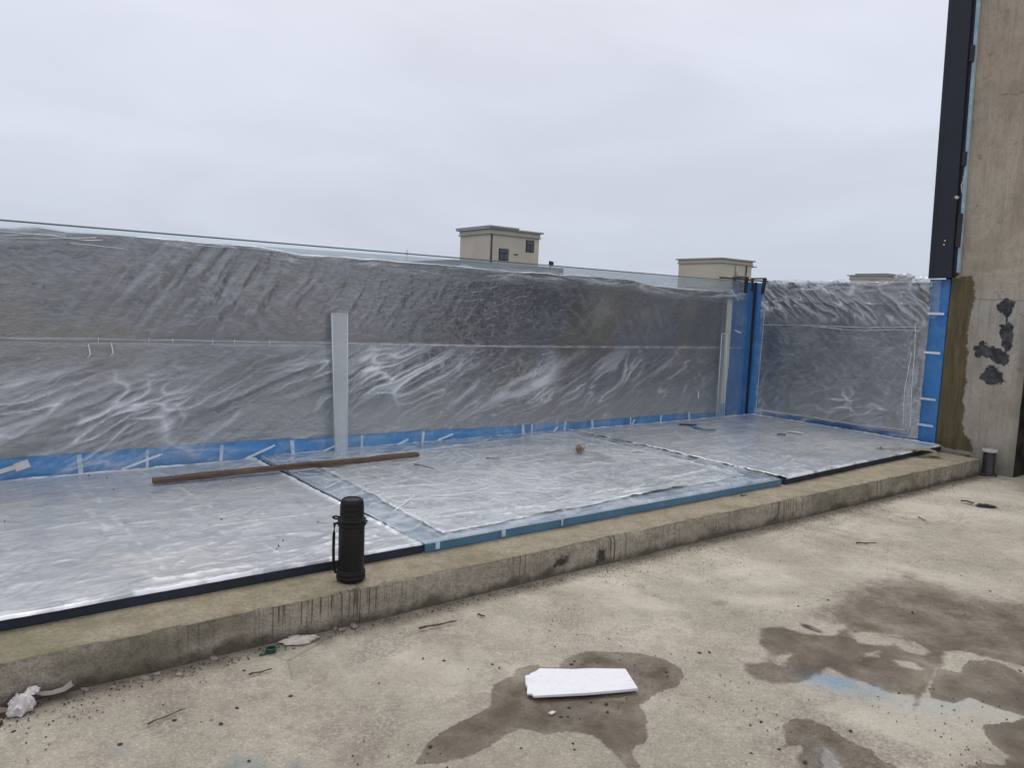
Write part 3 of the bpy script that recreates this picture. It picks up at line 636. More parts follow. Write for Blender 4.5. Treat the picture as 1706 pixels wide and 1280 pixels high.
# ================================================================== ACRYLIC BACK WALL
WX0 = -2.6; YB = 5.93
TOPX = [-3, .3, .52, .7, 1.0, 1.45, 1.97, 2.3, 3.4, 4.26, 4.78, 6.0, 6.38, 7.38, 7.84, 8.3]
TOPZ = [1.86, 1.858, 1.884, 1.869, 1.876, 1.868, 1.874, 1.835, 1.841, 1.828, 1.832, 1.835, 1.782, 1.772, 1.77, 1.77]
def ztop(x): return np.interp(x, TOPX, TOPZ)
def wall_h(x, z):
    """height of the wrinkles in the wall film"""
    wx = x+(fbm(x*.8, z*1.0, 31)-.5)*.5; wz = z+(fbm(x*.7, z*1.0, 32)-.5)*.22
    a = R(24); s = -wx*math.sin(a)+wz*math.cos(a); t = wx*math.cos(a)+wz*math.sin(a)
    low = ridge(s*7.0, t*.9, 41, 1.7)*.046 + ridge(s*17, t*2.0, 42, 1.5)*.016 + ridge(s*34, t*4, 43, 1.3)*.006
    hot = np.exp(-((x-.75)/.75)**2-((z-.60)/.26)**2)*1.35 + np.exp(-((x-3.0)/.75)**2-((z-.86)/.22)**2)*1.25 \
        + np.exp(-((x-4.9)/.9)**2-((z-.72)/.28)**2)*.95 + np.exp(-((x-6.6)/.8)**2-((z-.85)/.25)**2)*.5 + .06 \
        + np.exp(-((x+1.2)/.9)**2-((z-.75)/.3)**2)
    lo = low*hot*sstep(1.16, 1.02, z)
    a = R(52); s = -wx*math.sin(a)+wz*math.cos(a)*.9; t = wx*math.cos(a)+wz*math.sin(a)
    up = ridge(s*14, t*2.0, 51, 1.5)*.018 + ridge(s*32, t*6, 52, 1.3)*.0075
    hu = np.exp(-((x-1.75)/.9)**2-((z-1.58)/.3)**2)*1.35 + np.exp(-((x-5.6)/1.1)**2-((z-1.5)/.25)**2)*.6 + .16+.5*sstep(.5, .7, fbm(x*1.4, z*2.2, 60))
    a = R(-48); s2 = -wx*math.sin(a)+wz*math.cos(a); t2 = wx*math.cos(a)+wz*math.sin(a)
    hv = np.exp(-((x-2.35)/.6)**2-((z-1.38)/.12)**2) + np.exp(-((x-3.6)/.9)**2-((z-1.42)/.1)**2)
    u = up*hu*sstep(1.12, 1.26, z)+ridge(s2*17, t2*3, 53, 1.8)*.008*hv
    edge = ridge(x*6, z*30, 61, 2)*.010*sstep(.10, .0, z-.33)*(z > .2)
    fine = (fbm(x*20, z*26, 62, 3)-.5)*.0035
    band = -.010*np.exp(-((z-1.13)/.02)**2)
    return lo+u+edge+fine+band+(fbm(x*1.6, z*2, 63)-.5)*.014
bw = thing('acrylic_wall', (3, 6.0, .16), 'long clear acrylic pool wall wrapped in wrinkled grey film, standing along the back', 'pool wall')
box('slab', WX0, 8.44, 5.955, 6.035, .165, 1.912, M['clearslab'], bw)
box('top_edge', WX0, 8.02, 5.951, 6.039, 1.9125, 1.9185, M['slabedge'], bw)
box('base_seal', WX0, 8.4, 5.945, 6.05, .150, .166, M['navy'], bw)
xs = np.arange(WX0, 7.76, .0125); zs = np.linspace(0, 1, 142)
X, T = np.meshgrid(xs, zs, indexing='ij')
zb = .318 - (fbm(X*2, X*0, 71)-.5)*.03 + np.interp(X, [-3, .3, 1.4, 2.9, 4.1, 5.7, 8], [.045, .04, .04, .02, .0, -.02, -.035])
Z = zb+(ztop(X)-.004-zb)*T
Yd = YB-.004-wall_h(X, Z)*(.16+.34*sstep(1.2, 1.0, Z)+.45*np.exp(-((X-1.75)/1.0)**2))
grid('liner_film', np.stack([X, Yd, Z], -1), M['liner'], bw)
# blue border film along the foot and at the right-hand end
zs = np.linspace(0, 1, 14); X, T = np.meshgrid(np.arange(WX0, 8.10, .0125), zs, indexing='ij')
Z = .168+(.38-.168)*T
grid('border_film', np.stack([X, YB+.012-(fbm(X*5, Z*9, 72)-.5)*.012, Z], -1), M['blue_pale'], bw)
xe = np.linspace(7.70, 8.37, 50); ze = np.linspace(.17, 1.905, 120); X, Z = np.meshgrid(xe, ze, indexing='ij')
grid('end_border_film', np.stack([X+(fbm(Z*2, X*0, 5)-.5)*.03, YB+.006-(fbm(X*5, Z*3, 73)-.5)*.010, Z], -1)[12:], M['blue'], bw)
# clear wrap over the top of the liner and over the end border
def wrap_sheet(name, x0, x1, zlo, zhi, nx, nz, amp, seed, mat, off=.02, parent=None):
    xs = np.linspace(x0, x1, nx); T = np.linspace(0, 1, nz); X, T = np.meshgrid(xs, T, indexing='ij')
    lo = zlo(X) if callable(zlo) else zlo; hi = zhi(X) if callable(zhi) else zhi
    Z = lo+(hi-lo)*T
    h = ridge(X*2.2+Z*3, Z*34-X*1.2, seed, 2)*amp + ridge(X*12, Z*16, seed+1, 1.5)*amp*.35
    return grid(name, np.stack([X, YB-off-h, Z], -1), mat, parent or bw)
wrap_sheet('wrap_film', WX0, 7.95, lambda x: ztop(x)-.10-.06*fbm(x*3, x*0, 80), lambda x: ztop(x)+.006+.006*vnoise(x*6, x*0, 6), 700, 12, .010, 81, M['wrap'])
wrap_sheet('wrap_film', 1.9, 8.05, lambda x: ztop(x)+.0, lambda x: np.interp(x, [1.9, 3, 5, 6, 8.05], [1.876, 1.885, 1.902, 1.906, 1.912])+x*0, 400, 10, .006, 83, M['haze_wrap'], .006)
wrap_sheet('end_wrap_film', 7.62, 8.12, .20, 1.87, 90, 150, .012, 85, mk_clear('clear_end_wrap', (.92, .94, .95), 1.40, .15, (.45, .52, .60), .08, .4, (1.5, 1, .3), .12), .03)
# loose clear wrap in front of the whole wall, pulled into sharp folds
xs = np.arange(WX0, 8.06, .0095); zs = np.linspace(.175, 1, 190)
X, T = np.meshgrid(xs, np.linspace(0, 1, 190), indexing='ij'); Z = .18+(ztop(X)+.004-.18)*T
hot = np.exp(-((X-.70)/.85)**2-((Z-.58)/.30)**2)*1.5 + np.exp(-((X-3.0)/.8)**2-((Z-.84)/.26)**2)*1.3 + np.exp(-((X-4.9)/1.0)**2-((Z-.66)/.30)**2)*.8 \
    + np.exp(-((X-6.5)/.9)**2-((Z-.75)/.3)**2)*.55 + np.exp(-((X+1.4)/1.0)**2-((Z-.7)/.3)**2)
loc_ = creases(X, Z, 500, (20, 28, 36, 24), 8.5, 8, .13)*hot*sstep(1.16, 1.06, Z)
fine = creases(X, Z, 520, (24, 40, 12, 30), 20, 5, .2)*(.14+.6*hot)*sstep(1.14, 1.04, Z)
hup = np.exp(-((X-1.75)/1.1)**2-((Z-1.55)/.3)**2)*.8+.18+.35*np.exp(-((X-5.6)/1.3)**2-((Z-1.45)/.25)**2)
upc = creases(X, Z, 540, (48, 58, -52), 15, 5, .22)*hup*sstep(1.12, 1.22, Z)
rim_ = creases(X, Z*3, 560, (4, -8, 12), 9, 4)*sstep(.13, .03, ztop(X)-Z)
foot_ = (creases(X*1.0, Z, 570, (80, 100, 60), 12, 4)*.8+creases(X, Z*2, 575, (2, -6), 9, 4)*.7)*sstep(.40, .30, Z)
seam_ = np.exp(-((Z-np.interp(X, [-3, .3, 2.4, 4.3, 7.8], [1.16, 1.159, 1.135, 1.101, 1.085]))/.010)**2)*.35*(.3+vnoise(X*12, X*0, 3))
fold = np.clip(loc_*1.0+fine*.36+upc*.26+rim_*.8+foot_*.18+seam_, 0, 1)
hh = loc_*.036+fine*.008+upc*.008+rim_*.010+foot_*.007+(fbm(X*3, Z*3, 580)-.5)*.010
grid('wrap_film', np.stack([X, YB-.032-hh-wall_h(X, Z)*(.16+.34*sstep(1.2, 1.0, Z)+.45*np.exp(-((X-1.75)/1.0)**2)), Z], -1), M['wrap_front'], bw, dict(fold=fold))
# bright rolled crease along the liner top and the tucked seam at mid height
def crease(x0, x1, zf, r, seed, parent, mat=None, n=None, name='film_crease', y=YB-.046):
    n = n or max(6, int((x1-x0)/.03)); xs = np.linspace(x0, x1, n)
    pts = [(x, y-.006*float(vnoise(x*9, 0, seed)), float(zf(x))+(float(fbm(x*5, 0, seed+1))-.5)*.018) for x in xs]
    rr = [r*(.25+1.3*float(vnoise(x*7, 1, seed+2))) for x in xs]
    return tube(name, pts, rr, mat or M['crease'], parent, 6, .7)
crease(-2.5, .9, lambda x: ztop(x)-.045, .0022, 91, bw); crease(1.1, 7.3, lambda x: ztop(x)-.006, .0075, 93, bw)
crease(1.5, 2.5, lambda x: ztop(x)-.022, .0030, 97, bw); crease(3.8, 5.9, lambda x: ztop(x)+.012, .0018, 98, bw)
for i, (p, q) in enumerate((((.30, 1.835), (.85, 1.825)), ((.30, 1.79), (.86, 1.845)), ((.7, 1.80), (1.05, 1.775)), ((1.62, 1.86), (1.80, 1.84)), ((-.9, 1.80), (.3, 1.86)))):
    crease(p[0], q[0], lambda x, p=p, q=q: p[1]+(q[1]-p[1])*(x-p[0])/(q[0]-p[0]), .0022, 100+i, bw)
SZ = lambda x: np.interp(x, [-3, .3, 2.4, 4.3, 7.8], [1.16, 1.159, 1.135, 1.101, 1.085])
crease(-2.5, 2.62, SZ, .0014, 110, bw, name='seam_crease'); crease(2.7, 5.2, SZ, .0014, 112, bw, name='seam_crease')
crease(-2.5, 2.6, lambda x: SZ(x)-.028, .0009, 114, bw, name='seam_crease')
for x in (.86, 1.18, 1.34, 1.62, 1.78, 2.05, 3.02, 3.3):
    tube('seam_tie', [(x, YB-.048, float(SZ(x))-.035), (x+.004, YB-.048, float(SZ(x))+.012)], .0014, M['crease'], bw, 5)
for x, z in ((.80, 1.05), (.94, 1.06)):
    tube('film_crease', [(x, YB-.05, z+.07), (x+.012, YB-.05, z), (x-.04, YB-.055, z-.07)], [.002, .004, .001], M['crease'], bw, 5)
# tape over the joint between liner and border
def strip(name, a, b, w, mat, parent, y=YB-.044, t=.0012):
    d = Vector((b[0]-a[0], 0, b[1]-a[1])); L = d.length; d.normalize(); nrm = Vector((-d.z, 0, d.x))*w/2
    A3, B3 = Vector((a[0], y, a[1])), Vector((b[0], y, b[1])); o = Vector((0, -t, 0))
    return hexa(name, [A3-nrm, B3-nrm, B3+nrm, A3+nrm][::1] and [tuple(A3-nrm+o), tuple(B3-nrm+o), tuple(B3+nrm+o), tuple(A3+nrm+o), tuple(A3-nrm), tuple(B3-nrm), tuple(B3+nrm), tuple(A3+nrm)], mat, parent)
for i, x in enumerate((-2.2, -1.6, -1.1, -.5, 0.05, .743, 1.165, 1.682, 2.252, 2.858, 3.457, 4.616, 4.72, 5.155, 5.554, 6.129, 6.622, 7.128)):
    zt = .30+.05*(1-min(1, max(0, x/6)))
    strip('tape_strip', (x, .20+.01*(i % 3)), (x+.012*math.sin(i*2.1), zt+.01), .018+.006*(i % 3), M['tape'], bw)
for a, b in (((.994, .225), (1.266, .315)), ((1.865, .222), (2.10, .312)), ((2.50, .225), (2.70, .30)), ((3.2, .23), (3.31, .27)), ((3.62, .24), (3.78, .285)), ((5.0, .22), (5.06, .27)), ((6.15, .225), (6.19, .28)), ((-.5, .22), (-.25, .31))):
    strip('tape_strip', a, b, .017, M['tape_w'], bw, YB-.048)
strip('paper_label', (.36, .30), (.44, .325), .055, M['cloth'], bw, YB-.052); strip('paper_label', (.20, .26), (.36, .305), .03, M['cloth'], bw, YB-.051)
strip('paper_label', (7.243, .565), (7.25, .475), .022, M['cloth'], bw, YB-.06)
for x0, z0, x1, z1 in ((7.76, 1.80, 7.93, 1.67), (7.90, 1.30, 8.02, 1.27)):
    strip('tape_strip', (x0, z0), (x1, z1), .02, M['tape_w'], bw, YB-.035)
box('corner_seam', 8.243, 8.256, YB-.052, YB-.02, .225, 1.915, M['navy'], bw)
# torn film tail hanging at the right-hand end
xs = np.linspace(0, 1, 12); tz = np.linspace(0, 1, 30); Xg, Tg = np.meshgrid(xs, tz, indexing='ij')
Xp = 7.84+(Xg*(.02+.20*Tg**1.5))+.03*Tg; Yp = YB-.045-.03*vnoise(Xg*5, Tg*3, 9); Zp = 1.90-Tg*.56+.06*Xg*Tg
grid('film_tail', np.stack([Xp, Yp, Zp], -1), M['wrap'], bw)

# ================================================================== ACRYLIC END WALL
XR = 8.45
rw = thing('acrylic_wall', (8.49, 4.85, .16), 'short clear acrylic pool wall with blue borders, between the back corner and the concrete column', 'pool wall')
box('slab', 8.475, 8.545, 3.70, 5.925, .165, 1.925, M['clearslab'], rw)
box('base_seal', 8.465, 8.55, 3.70, 5.92, .150, .166, M['navy'], rw)
ys = np.arange(3.83, 5.87, .0125); zs = np.linspace(.27, 1.915, 130); Yg, Zg = np.meshgrid(ys, zs, indexing='ij')
wy = Yg+(fbm(Yg*1.7, Zg*1.7, 120)-.5)*.35; wz = Zg+(fbm(Yg*1.7, Zg*1.7, 121)-.5)*.3
a = R(40); s = wy*math.sin(-a)+wz*math.cos(a); t = wy*math.cos(a)+wz*math.sin(a)
h = ridge(s*9, t*1.4, 122, 1.8)*.040*sstep(1.35, 1.75, Zg) + ridge(s*22, t*3, 129, 1.5)*.010*sstep(1.3, 1.6, Zg)
h += ridge(Yg*2.5+Zg*2, Zg*26, 123, 1.6)*.022*sstep(1.72, 1.88, Zg)
a = R(-35); s = wy*math.sin(-a)+wz*math.cos(a); t = wy*math.cos(a)+wz*math.sin(a)
h += ridge(s*11, t*2.4, 124, 1.7)*.040*np.exp(-((Yg-4.5)/.45)**2-((Zg-.55)/.17)**2)
h += ridge(s*14, t*2, 125, 1.6)*.014*sstep(1.6, .5, Zg) + ridge(Yg*30, Zg*3, 126, 2)*.008*sstep(4.02, 3.9, Yg)
h += (fbm(Yg*18, Zg*22, 127, 3)-.5)*.004 + (fbm(Yg*2, Zg*2, 128)-.5)*.014
zedge = Zg + 0*Yg
grid('liner_film', np.stack([XR-.006-h, Yg, zedge], -1), M['liner2'], rw)
def ybox(name, y0, y1, z0, z1, x, mat, parent, n=(30, 60), amp=.010, sd=1):
    Yg, Zg = np.meshgrid(np.linspace(y0, y1, n[0]), np.linspace(z0, z1, n[1]), indexing='ij')
    return grid(name, np.stack([x-(fbm(Yg*6, Zg*4, sd)-.5)*amp, Yg, Zg], -1), mat, parent)
ybox('border_film', 5.80, 6.02, .17, 1.915, XR+.004, M['blue'], rw, sd=131)
ybox('border_film', 3.655, 3.86, .17, 1.955, XR-.002, M['blue'], rw, sd=132)
ybox('border_film', 3.86, 5.80, .17, .33, XR+.006, M['blue'], rw, (90, 14), sd=133)
box('end_block', 8.455, 8.545, 3.652, 3.70, .165, 1.955, M['blue'], rw)
for z in (1.592, 1.178, .682, .40):
    box('tape_strip', XR-.052, XR-.050, 3.665, 3.83, z-.012, z+.012, M['tape_w'] if z > 1 else M['tape'], rw)
def ywrap(name, y0, y1, z0, z1, n, amp, sd, mat, off, parent=rw):
    Yg, Zg = np.meshgrid(np.linspace(y0, y1, n[0]), np.linspace(z0, z1, n[1]), indexing='ij')
    Zg = Zg+(vnoise(Yg*7, Yg*0, sd)-.5)*.03*(Zg > (z0+z1)/2)
    fz = sstep(z0, z0+.6*(z1-z0), Zg) if amp > .01 else 1.
    Zg = Zg+(vnoise(Yg*5, Yg*0+2, sd)-.5)*.25*(Zg < z0+.01)*(amp > .01)
    h = (ridge(Yg*3+Zg*4, Zg*18-Yg*5, sd, 2)*amp+ridge(Yg*12, Zg*14, sd+1, 1.5)*amp*.4)*fz
    return grid(name, np.stack([XR-off-h, Yg, Zg], -1), mat, parent)
ywrap('wrap_film', 3.73, 5.90, 1.66, 1.945, (170, 26), .030, 140, M['wrapfold'], .03)
Yg, Zg = np.meshgrid(np.arange(3.815, 5.90, .0095), np.linspace(.19, 1.935, 190), indexing='ij')
e1 = creases(-Yg, Zg, 600, (-38, -48, -30, -42), 11, 7, .14)*sstep(1.38, 1.6, Zg)
e2 = creases(-Yg, Zg*1.5, 610, (0, 8, -8), 9, 3, .2)*sstep(1.74, 1.84, Zg)
e3 = creases(-Yg, Zg, 620, (35, 15, 50), 13, 6, .25)*np.exp(-((Yg-4.55)/.6)**2-((Zg-.50)/.22)**2)*1.2
e4 = creases(-Yg, Zg, 630, (88, 80, 95), 12, 3, .2)*(sstep(4.06, 3.98, Yg)+sstep(5.72, 5.82, Yg))*.8
e5 = creases(-Yg, Zg, 640, (20, 60, -40), 14, 3, .3)*.16+sstep(.34, .28, Zg)*creases(-Yg, Zg*2, 650, (0, 10), 9, 3)*.6
fo = np.clip(e1*.85+e2*1.1+e3*.75+e4*.45+e5, 0, 1)
hh = e1*.028+e2*.022+e3*.022+e4*.010+e5*.008+(fbm(Yg*3, Zg*3, 660)-.5)*.012
Zt = Zg+(vnoise(Yg*7, Yg*0, 9)-.5)*.03*(Zg > 1.93)
grid('wrap_film', np.stack([XR-.030-hh, Yg, Zt], -1), M['wrap_front'], rw, dict(fold=fo))
for pts in ([(5.85, 1.384), (5.2, 1.405), (4.5, 1.41), (3.83, 1.449)], [(5.2, 1.395), (4.6, 1.37), (4.2, 1.40), (3.86, 1.40)], [(3.90, .33), (3.925, .8), (3.93, 1.2), (3.95, 1.50)], [(3.98, .36), (4.0, .75), (3.96, 1.2)], [(5.82, 1.90), (5.3, 1.90), (4.6, 1.915), (3.9, 1.925)], [(5.86, .3), (5.85, .9), (5.84, 1.7)], [(5.8, .285), (5.2, .30), (4.5, .295), (3.9, .32)]):
    P3 = []
    for (ya, za), (yb, zb_) in zip(pts[:-1], pts[1:]):
        for k in range(12):
            f = k/12; yy = ya+(yb-ya)*f; z_ = za+(zb_-za)*f
            P3.append((XR-.045-.006*rnd.random(), yy, z_+rnd.uniform(-.004, .004)))
    tube('film_crease', P3, [.0016+.003*rnd.random() for _ in P3], M['crease'], rw, 5, .7)
box('brown_tape', XR-.012, XR-.008, 5.80, 5.94, 1.775, 1.845, M['brownband'], rw)
# crumpled tufts of wrap standing above the top edge
def tuft(cx, cy, cz, r, seed, parent, mat):
    U, V = np.meshgrid(np.linspace(0, 2*math.pi, 26), np.linspace(-1.4, 1.4, 14), indexing='ij')
    rr = r*(.45+1.0*ridge(U*2.2, V*2.5, seed, 1.2)); rr[-1] = rr[0]
    return grid('film_tuft', np.stack([cx+rr*np.cos(U)*np.cos(V)*.6, cy+rr*np.sin(U)*np.cos(V)*1.3, cz+rr*np.sin(V)*.6], -1), mat, parent)
tuft(XR-.01, 4.13, 1.965, .075, 151, rw, M['wrapfold']); tuft(XR-.01, 3.93, 1.935, .06, 152, rw, M['wrapfold'])
tuft(XR-.01, 4.95, 1.925, .035, 153, rw, M['wrapfold'])

# ================================================================== FLOOR PANELS
def bil(c, u, v):
    c = np.array(c)[:, :, None, None] if False else np.array(c, float)
    u = u[..., None]; v = v[..., None]
    return c[0]*(1-u)*(1-v)+c[1]*u*(1-v)+c[2]*u*v+c[3]*(1-u)*v
def film_sheet(name, c, z, nx, ny, mat, parent, seed, amp=.006, lines=(), edge_amp=.006, drop=0, edgew=.035, hot=()):
    U, V = np.meshgrid(np.linspace(0, 1, nx), np.linspace(0, 1, ny), indexing='ij'); P = bil(c, U, V)
    X, Y = P[..., 0].copy(), P[..., 1].copy()
    e = (fbm(X*4, Y*4, seed)-.5)*edge_amp*2
    bnd = (V < .001)*1.
    P[..., 1] += e*bnd*1.5; ebx = ((U < .001) | (U > .999))*1.; P[..., 0] += e*ebx
    h = ridge(X*1.8+Y*.5, Y*7-X*.6, seed+1, 2)*amp*.28*(.2+1.2*fbm(X*1.1, Y*1.5, seed+5)) + ridge(X*9+Y*3, Y*15, seed+2, 1.6)*amp*.22+(fbm(X*1.3, Y*1.3, seed+3)-.5)*amp
    W_, H_ = np.ptp(X), np.ptp(Y); dfront = V*H_; dl = U*W_; dr = (1-U)*W_; db = (1-V)*H_
    dm = np.minimum(np.minimum(dfront, dl), np.minimum(dr, db))
    edge = np.exp(-(dm/edgew)**2)*sstep(.30, .55, fbm(X*9, Y*9, seed+9))
    h += .006*np.exp(-((dm-.012)/.01)**2)
    for hx, hy, hr, ha, ang in hot:
        a = R(ang); s = -(X-hx)*math.sin(a)+(Y-hy)*math.cos(a); t = (X-hx)*math.cos(a)+(Y-hy)*math.sin(a)
        h += ridge(s*13+t*.6, t*1.6, seed+20, 2)*ha*np.exp(-(t/hr)**2-(s/(hr*.35))**2)
    cr_ = creases(X, Y, seed+60, (5, -12, 28, 62), 5.5, 5, .25)*.8+creases(X, Y, seed+64, (0, 40, -50, 85), 13, 4, .3)*.6
    h += cr_*.007
    edge = np.clip(edge*.8+cr_*(.12+.9*edge), 0, 1)
    crz = np.zeros(X.shape)
    for (x0, y0, x1, y1, w) in lines:
        L = math.hypot(x1-x0, y1-y0); nxv, nyv = -(y1-y0)/L, (x1-x0)/L
        d = (X-x0)*nxv+(Y-y0)*nyv + (fbm(X*6, Y*6, seed+30)-.5)*.03
        t = ((X-x0)*(x1-x0)+(Y-y0)*(y1-y0))/L/L
        g = np.exp(-(d/w)**2)*((t > 0) & (t < 1))*(sstep(.35, .9, vnoise(X*16, Y*16, seed+31)))
        crz = np.maximum(crz, g); h += g*.002

    P[..., 2] = z+np.abs(h)
    if drop: P[:, 0, 2] = z-drop
    return grid(name, P, mat, parent, dict(crease=crz, edge=edge, fold=np.clip(cr_*1.1+.5*edge, 0, 1)))
def slab(name, c, z0, z1, mat, parent):
    c = [tuple(p[:2]) for p in c]
    return hexa(name, [(p[0], p[1], z0) for p in c]+[(p[0], p[1], z1) for p in c], mat, parent, .003)
ZT = .214
# left panel
c = [(-1.25, 3.412, 0), (2.018, 3.402, 0), (1.955, 5.90, 0), (-1.25, 5.90, 0)]
p1 = thing('floor_panel', (.4, 4.6, .164), 'silver film-covered floor panel with dark navy edge behind the black flask', 'floor panel')
slab('slab', c, .1645, ZT-.005, M['navy'], p1)
cc = [(-1.24, 3.408, 0), (2.012, 3.398, 0), (1.945, 5.89, 0), (-1.24, 5.89, 0)]
film_sheet('wrap_film', cc, ZT, 330, 250, M['film'], p1, 200, .006,
           [(.62, 5.7, .72, 3.5, .02), (.70, 5.7, .80, 3.5, .012), (1.10, 5.85, 1.20, 3.5, .02), (1.19, 5.85, 1.32, 3.6, .012), (-.1, 4.55, 1.9, 4.75, .012), (.0, 5.25, 1.2, 5.3, .010), (.1, 4.02, 1.0, 4.0, .012), (1.72, 5.1, 1.80, 4.3, .01)],
           drop=.004, hot=[(1.75, 3.72, .28, .022, 20), (.9, 3.48, .5, .010, 0), (1.8, 5.7, .3, .012, 40)])
# middle panel, a little proud, with a blue border
c = [(2.030, 3.392, 0), (5.282, 3.400, 0), (5.262, 5.905, 0), (1.975, 5.905, 0)]
p2 = thing('floor_panel', (3.6, 4.6, .164), 'film-covered floor panel with light blue borders, second from the left, the straw ball on it', 'floor panel')
slab('slab', c, .1645, ZT-.001, M['teal'], p2)
U, V = np.meshgrid(np.linspace(0, 1, 200), np.linspace(0, 1, 150), indexing='ij'); P = bil([(a[0], a[1], 0) for a in c], U, V)
P[..., 2] = ZT+.0005+np.abs(fbm(P[..., 0]*3, P[..., 1]*5, 210)-.5)*.004
grid('top_film', P, M['bluetop'], p2)
cc = [(2.20, 3.49, 0), (5.12, 3.62, 0), (5.12, 5.80, 0), (2.26, 5.52, 0)]
film_sheet('inset_film', cc, ZT+.005, 330, 260, M['film2'], p2, 220, .006,
           [(2.45, 5.4, 2.35, 3.9, .014), (2.6, 5.4, 2.9, 3.9, .010), (2.4, 4.95, 5.1, 4.75, .012), (2.5, 4.1, 5.0, 4.0, .012), (2.6, 3.72, 5.0, 3.78, .016)],
           hot=[(2.75, 3.75, .45, .016, -8), (4.0, 3.70, .7, .014, 3), (4.8, 3.9, .4, .012, 8)], edge_amp=.02)
cc = [(1.985, 3.386, 0), (5.27, 3.42, 0), (5.24, 5.90, 0), (1.99, 5.90, 0)]
wf = film_sheet('wrap_film', cc, ZT+.014, 340, 260, M['wrap_floor'], p2, 240, .006, edge_amp=.003, drop=.012)
for x0, x1 in ((2.09, 2.115), (2.53, 2.555), (2.98, 2.99)):
    hexa('tape_strip', [(x0, 3.384, .178), (x1, 3.384, .178), (x1, 3.392, .178), (x0, 3.392, .178), (x0, 3.384, .222), (x1, 3.384, .222), (x1, 3.392, .222), (x0, 3.392, .222)], M['tape'], p2)
for a, b in (((2.02, 4.7), (2.20, 4.85)), ((2.15, 3.98), (2.45, 4.25)), ((2.03, 5.2), (2.14, 5.1)), ((3.1, 5.62), (3.3, 5.75)), ((4.0, 5.70), (4.18, 5.82)), ((2.5, 5.55), (2.62, 5.72)), ((5.05, 4.62), (5.15, 4.66)), ((5.0, 4.2), (5.2, 4.16))):
    d = Vector((b[0]-a[0], b[1]-a[1], 0)).normalized(); n = Vector((-d.y, d.x, 0))*.005
    A3, B3 = Vector((*a, ZT+.018)), Vector((*b, ZT+.018)); q = [A3-n, B3-n, B3+n, A3+n]
    hexa('tape_strip', [tuple(v) for v in q]+[tuple(v+Vector((0, 0, .0015))) for v in q], M['crease'], p2)
# right panel
c = [(5.330, 3.402, 0), (8.36, 3.545, 0), (8.42, 5.905, 0), (5.280, 5.905, 0)]
p3 = thing('floor_panel', (6.8, 4.7, .164), 'silver film-covered floor panel with dark navy edge in the corner between the two walls', 'floor panel')
slab('slab', c, .1645, ZT-.003, M['navy'], p3)
cc = [(5.345, 3.396, 0), (8.35, 3.54, 0), (8.415, 5.90, 0), (5.30, 5.90, 0)]
film_sheet('wrap_film', cc, ZT+.004, 320, 250, M['film'], p3, 260, .008,
           [(6.0, 5.8, 6.1, 3.6, .012), (5.5, 5.55, 8.0, 5.5, .016), (5.4, 4.1, 8.0, 4.0, .012)],
           drop=.006, hot=[(6.0, 3.75, .6, .024, 25), (5.7, 4.1, .5, .016, 30), (6.6, 5.55, .8, .016, 5), (5.9, 5.3, .5, .014, 10)], edge_amp=.005)

# ================================================================== BARS AND CLAMPS ON THE WALLS
def lean_bar(x0, x1, xb0, xb1, zt, label, mat=None):
    t = thing('acrylic_bar', ((xb0+xb1)/2, 5.86, .218), label, 'acrylic bar', 'frosted bars leaning on the back wall')
    yb, yt = 5.835, 5.885; th = .022
    hexa('bar', [(xb0, yb-th, .232), (xb1, yb-th, .232), (xb1, yb, .232), (xb0, yb, .232), (x0, yt-th, zt), (x1, yt-th, zt), (x1, yt, zt), (x0, yt, zt)], mat or M['frost'], t, .002)
    for a, b in ((x0, xb0), (x1, xb1)):
        tube('edge_tape', [(b, yb-th-.002, .235), (a, yt-th-.002, zt-.002)], .0035, M['tape_w'], t, 5)
    tube('edge_tape', [(x0, yt-th-.002, zt-.001), (x1, yt-th-.002, zt-.001)], .0035, M['tape_w'], t, 5)
lean_bar(2.555, 2.695, 2.585, 2.695, 1.375, 'upright frosted acrylic bar leaning on the middle-left of the grey back wall')
lean_bar(7.60, 7.70, 7.545, 7.69, 1.262, 'upright frosted acrylic bar beside the blue corner of the back wall', mk_clear('faint_frosted_bar', (.93, .96, .97), 1.3, .2, (.55, .58, .62), .16, .1, (.3, .3, 2), .0))

cb = thing('clamp_bar', (8.03, 5.90, 1.92), 'rusty flat steel bar lying across the top of the wall corner', 'steel bar')
hexa('bar', [(7.52, 5.86, 1.922), (8.50, 5.80, 1.922), (8.50, 5.835, 1.922), (7.52, 5.895, 1.922), (7.52, 5.86, 1.944), (8.50, 5.80, 1.936), (8.50, 5.835, 1.936), (7.52, 5.895, 1.944)], M['rust'], cb, .002)
box('knob', 8.47, 8.52, 5.79, 5.84, 1.924, 1.948, M['iron'], cb, .004)
def clamp(x, y, label, lean=0):
    t = thing('g_clamp', (x, y, 1.76), label, 'clamp', 'black clamps at the wall corner')
    hexa('jaw', [(x-.022+lean, y-.045, 1.765), (x+.022+lean, y-.045, 1.765), (x+.018+lean, y-.02, 1.765), (x-.018+lean, y-.02, 1.765), (x-.026, y-.05, 1.95), (x+.026, y-.05, 1.95), (x+.026, y-.02, 1.95), (x-.026, y-.02, 1.95)], M['iron'], t, .004)
    box('bridge', x-.024, x+.024, y-.0495, y+.16, 1.9505, 1.968, M['iron'], t, .003)
    box('jaw', x-.02, x+.02, y+.135, y+.158, 1.80, 1.9495, M['iron'], t, .003)
    tube('screw', [(x, y+.158, 1.83), (x, y+.20, 1.83)], .008, M['iron'], t)
clamp(7.97, 5.865, 'left of the two black clamps under the rusty bar at the blue corner')
clamp(8.25, 5.80, 'right of the two black clamps, beside the brown tape at the blue corner', -.03)

